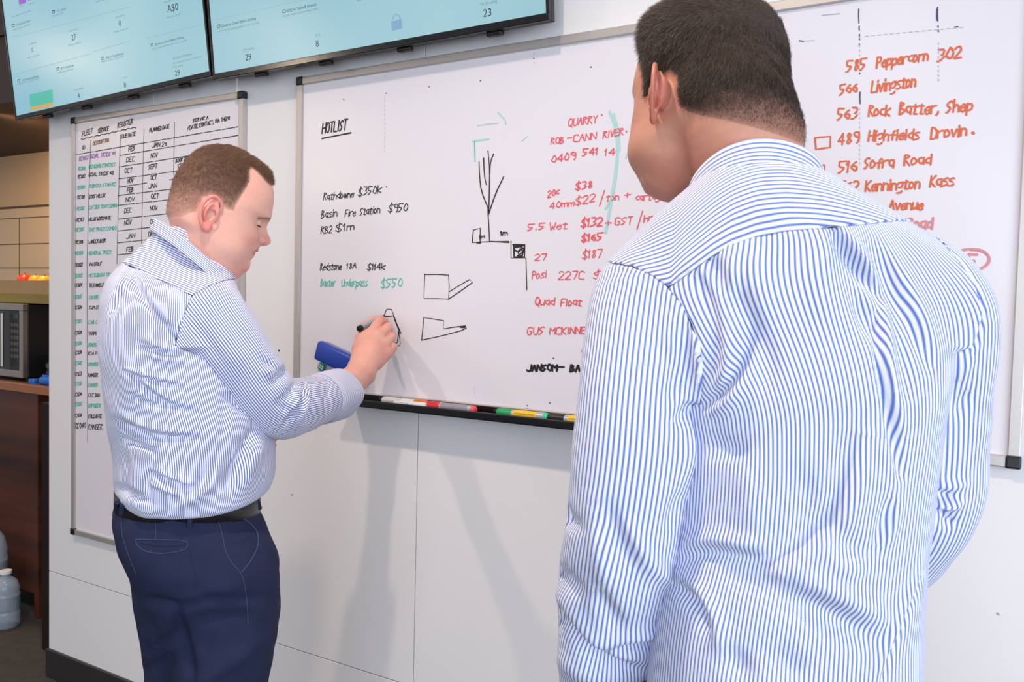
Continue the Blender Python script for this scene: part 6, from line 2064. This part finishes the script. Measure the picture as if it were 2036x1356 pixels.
def shear_u(p):
    """the stripes of the back pull sideways below the yoke"""
    P_, _ = FB.proj(p)
    t = sstep(p[:, 2], zB(860), zB(450))
    kx = .10 + .34 * sstep(P_[:, 0], 1640, 1800) - .04 * sstep(P_[:, 0], 1480, 1400)
    return kx * t * np.maximum(p[:, 2] - zB(860), 0) / PB_ * .72


suB = lambda p: arc_su(p, TB, PB_, .188, .142) + shear_u(p) + wave_noise(p, 9, (14, 30), (.35, .15))
LOb, HIb = np.array([-.30, -.20, zB(1470)]), np.array([.29, .22, zB(300)])
shirtB, SVb, SQb = finish(FB, 'shirt', shirt_bodyB, LOb, HIb, .0032, suB, SHIRT_B, manB, FB_BACK, 2.2)
finish(FB, 'shirt_yoke', yokeB, [-.26, -.17, zB(600)], [.26, .22, zB(300)], .0028, lambda p: ((p[:, 2] - zyB(p[:, 0])) * .80 + np.maximum(p[:, 1] + .115, 0) * .70) / PB_ + wave_noise(p, 19, (16, 30), (.25, .1)), SHIRT_B, manB, FB_BACK[:2], 1.)
finish(FB, 'shirt_sleeve', sleeveBL, arL.P.min(0) - .095, arL.P.max(0) + .10, .0029, lambda p: arL.su(p, PB_ * 1.0), SHIRT_B, manB, FB_ARM, 1.6)
finish(FB, 'shirt_sleeve', sleeveBR, arR.P.min(0) - .095, arR.P.max(0) + .10, .0032, lambda p: arR.su(p, PB_ * 1.0), SHIRT_B, manB, FB_ARR, 1.6)
cB = FB.px(1497, 330, .0)
cbz = FB.px(1552, 281, -.07)[2] - .53 * .082
collar(FB, 'shirt_collar', manB, (cB[0] + .002, .012, cbz), .0765, .082, .14, -.53, .034, SHIRT_B, PB_, .013)
# little locker loop at the pleat
lp = [FB.px(x, y, -.118) for x, y in ((1655, 458), (1668, 449), (1690, 447), (1702, 452))]

# ---- trousers below the frame, belt, shoes, hands
zT = .96
PB2 = Slices([(-.14, 1.12), (-.14, 1.0), (-.185, .90), (-.18, .80), (-.17, .72)], [(.165, 1.12), (.165, 1.0), (.175, .90), (.17, .80), (.16, .72)], [(1.12, .14), (1.0, .135), (.90, .15), (.80, .13), (.72, .09)], .01, 2.4, .02)
lgs = [Arm([(.10 * s_, .0, .90, .10), (.11 * s_, .0, .75, .094), (.115 * s_, .01, .50, .074), (.12 * s_, .0, .25, .066), (.125 * s_, -.01, .085, .066)], 24) for s_ in (-1, 1)]


def trousersB(p):
    f = smin(PB2(p, z1=1.2), np.minimum(lgs[0](p), lgs[1](p)), .03) + wave_noise(p, 33, (26, 55), (.0025, .0014))
    return np.maximum(np.maximum(f, p[:, 2] - zT), .075 - p[:, 2])


tV, tQ = iso_mesh(trousersB, [-.26, -.22, .06], [.26, .22, 1.06], .008, smooth=2)
np_mesh('trousers', tV, tQ, M['navy'], manB)
belt_band(PB2, lambda x: .94 + 0 * x, manB, .002)
shoe(manB, -.125, .0, math.radians(98)); shoe(manB, .125, .0, math.radians(82))
Jb, Pb = relaxed_hand(arL.P[-1] + arL.T[-1] * .02, (-.05, .25, -1), (-1, 0, 0), (0, 1, .2))
hb = hand_sdf(Jb, Pb)
q0 = arL.P[-1]
hV, hQ = iso_mesh(lambda p: smin(hb(p), chain(p, [q0 - arL.T[-1] * .08, q0 + arL.T[-1] * .02], [.036, .028]), .01), q0 - [.12, .12, .28], q0 + [.12, .20, .09], .003, smooth=2)
q1 = arR.P[-1]
Jr, Pr = relaxed_hand(q1 + arR.T[-1] * .01, arR.T[-1] * [1, 1, 1], (.3, .8, .2), (-.5, 0, .6))
hr = hand_sdf(Jr, Pr)
rV, rQ = iso_mesh(lambda p: smin(hr(p), chain(p, [q1 - arR.T[-1] * .06, q1 + arR.T[-1] * .02], [.034, .028]), .01), q1 - [.24, .12, .24], q1 + [.10, .20, .10], .003, smooth=2)
fb_in = inner(FB, [TB, PB2], 0, 0, [arL, arR], lgs)
jV, jQ = iso_mesh(lambda p: np.maximum(fb_in(p), p[:, 2] - zB(375)), [-.28, -.22, .05], [.28, .25, zB(340)], .011, smooth=2)
cbn = np.array(lin('c99079')[:3])
BV, BQ, BC = join_np([(NV, NQ, NCOL)] + [(v, q, np.tile(cbn, (len(v), 1))) for v, q in ((jV, jQ), (hV, hQ), (rV, rQ))])
np_mesh('body', BV, BQ, M['skin_b'], manB, dict(skin=BC))
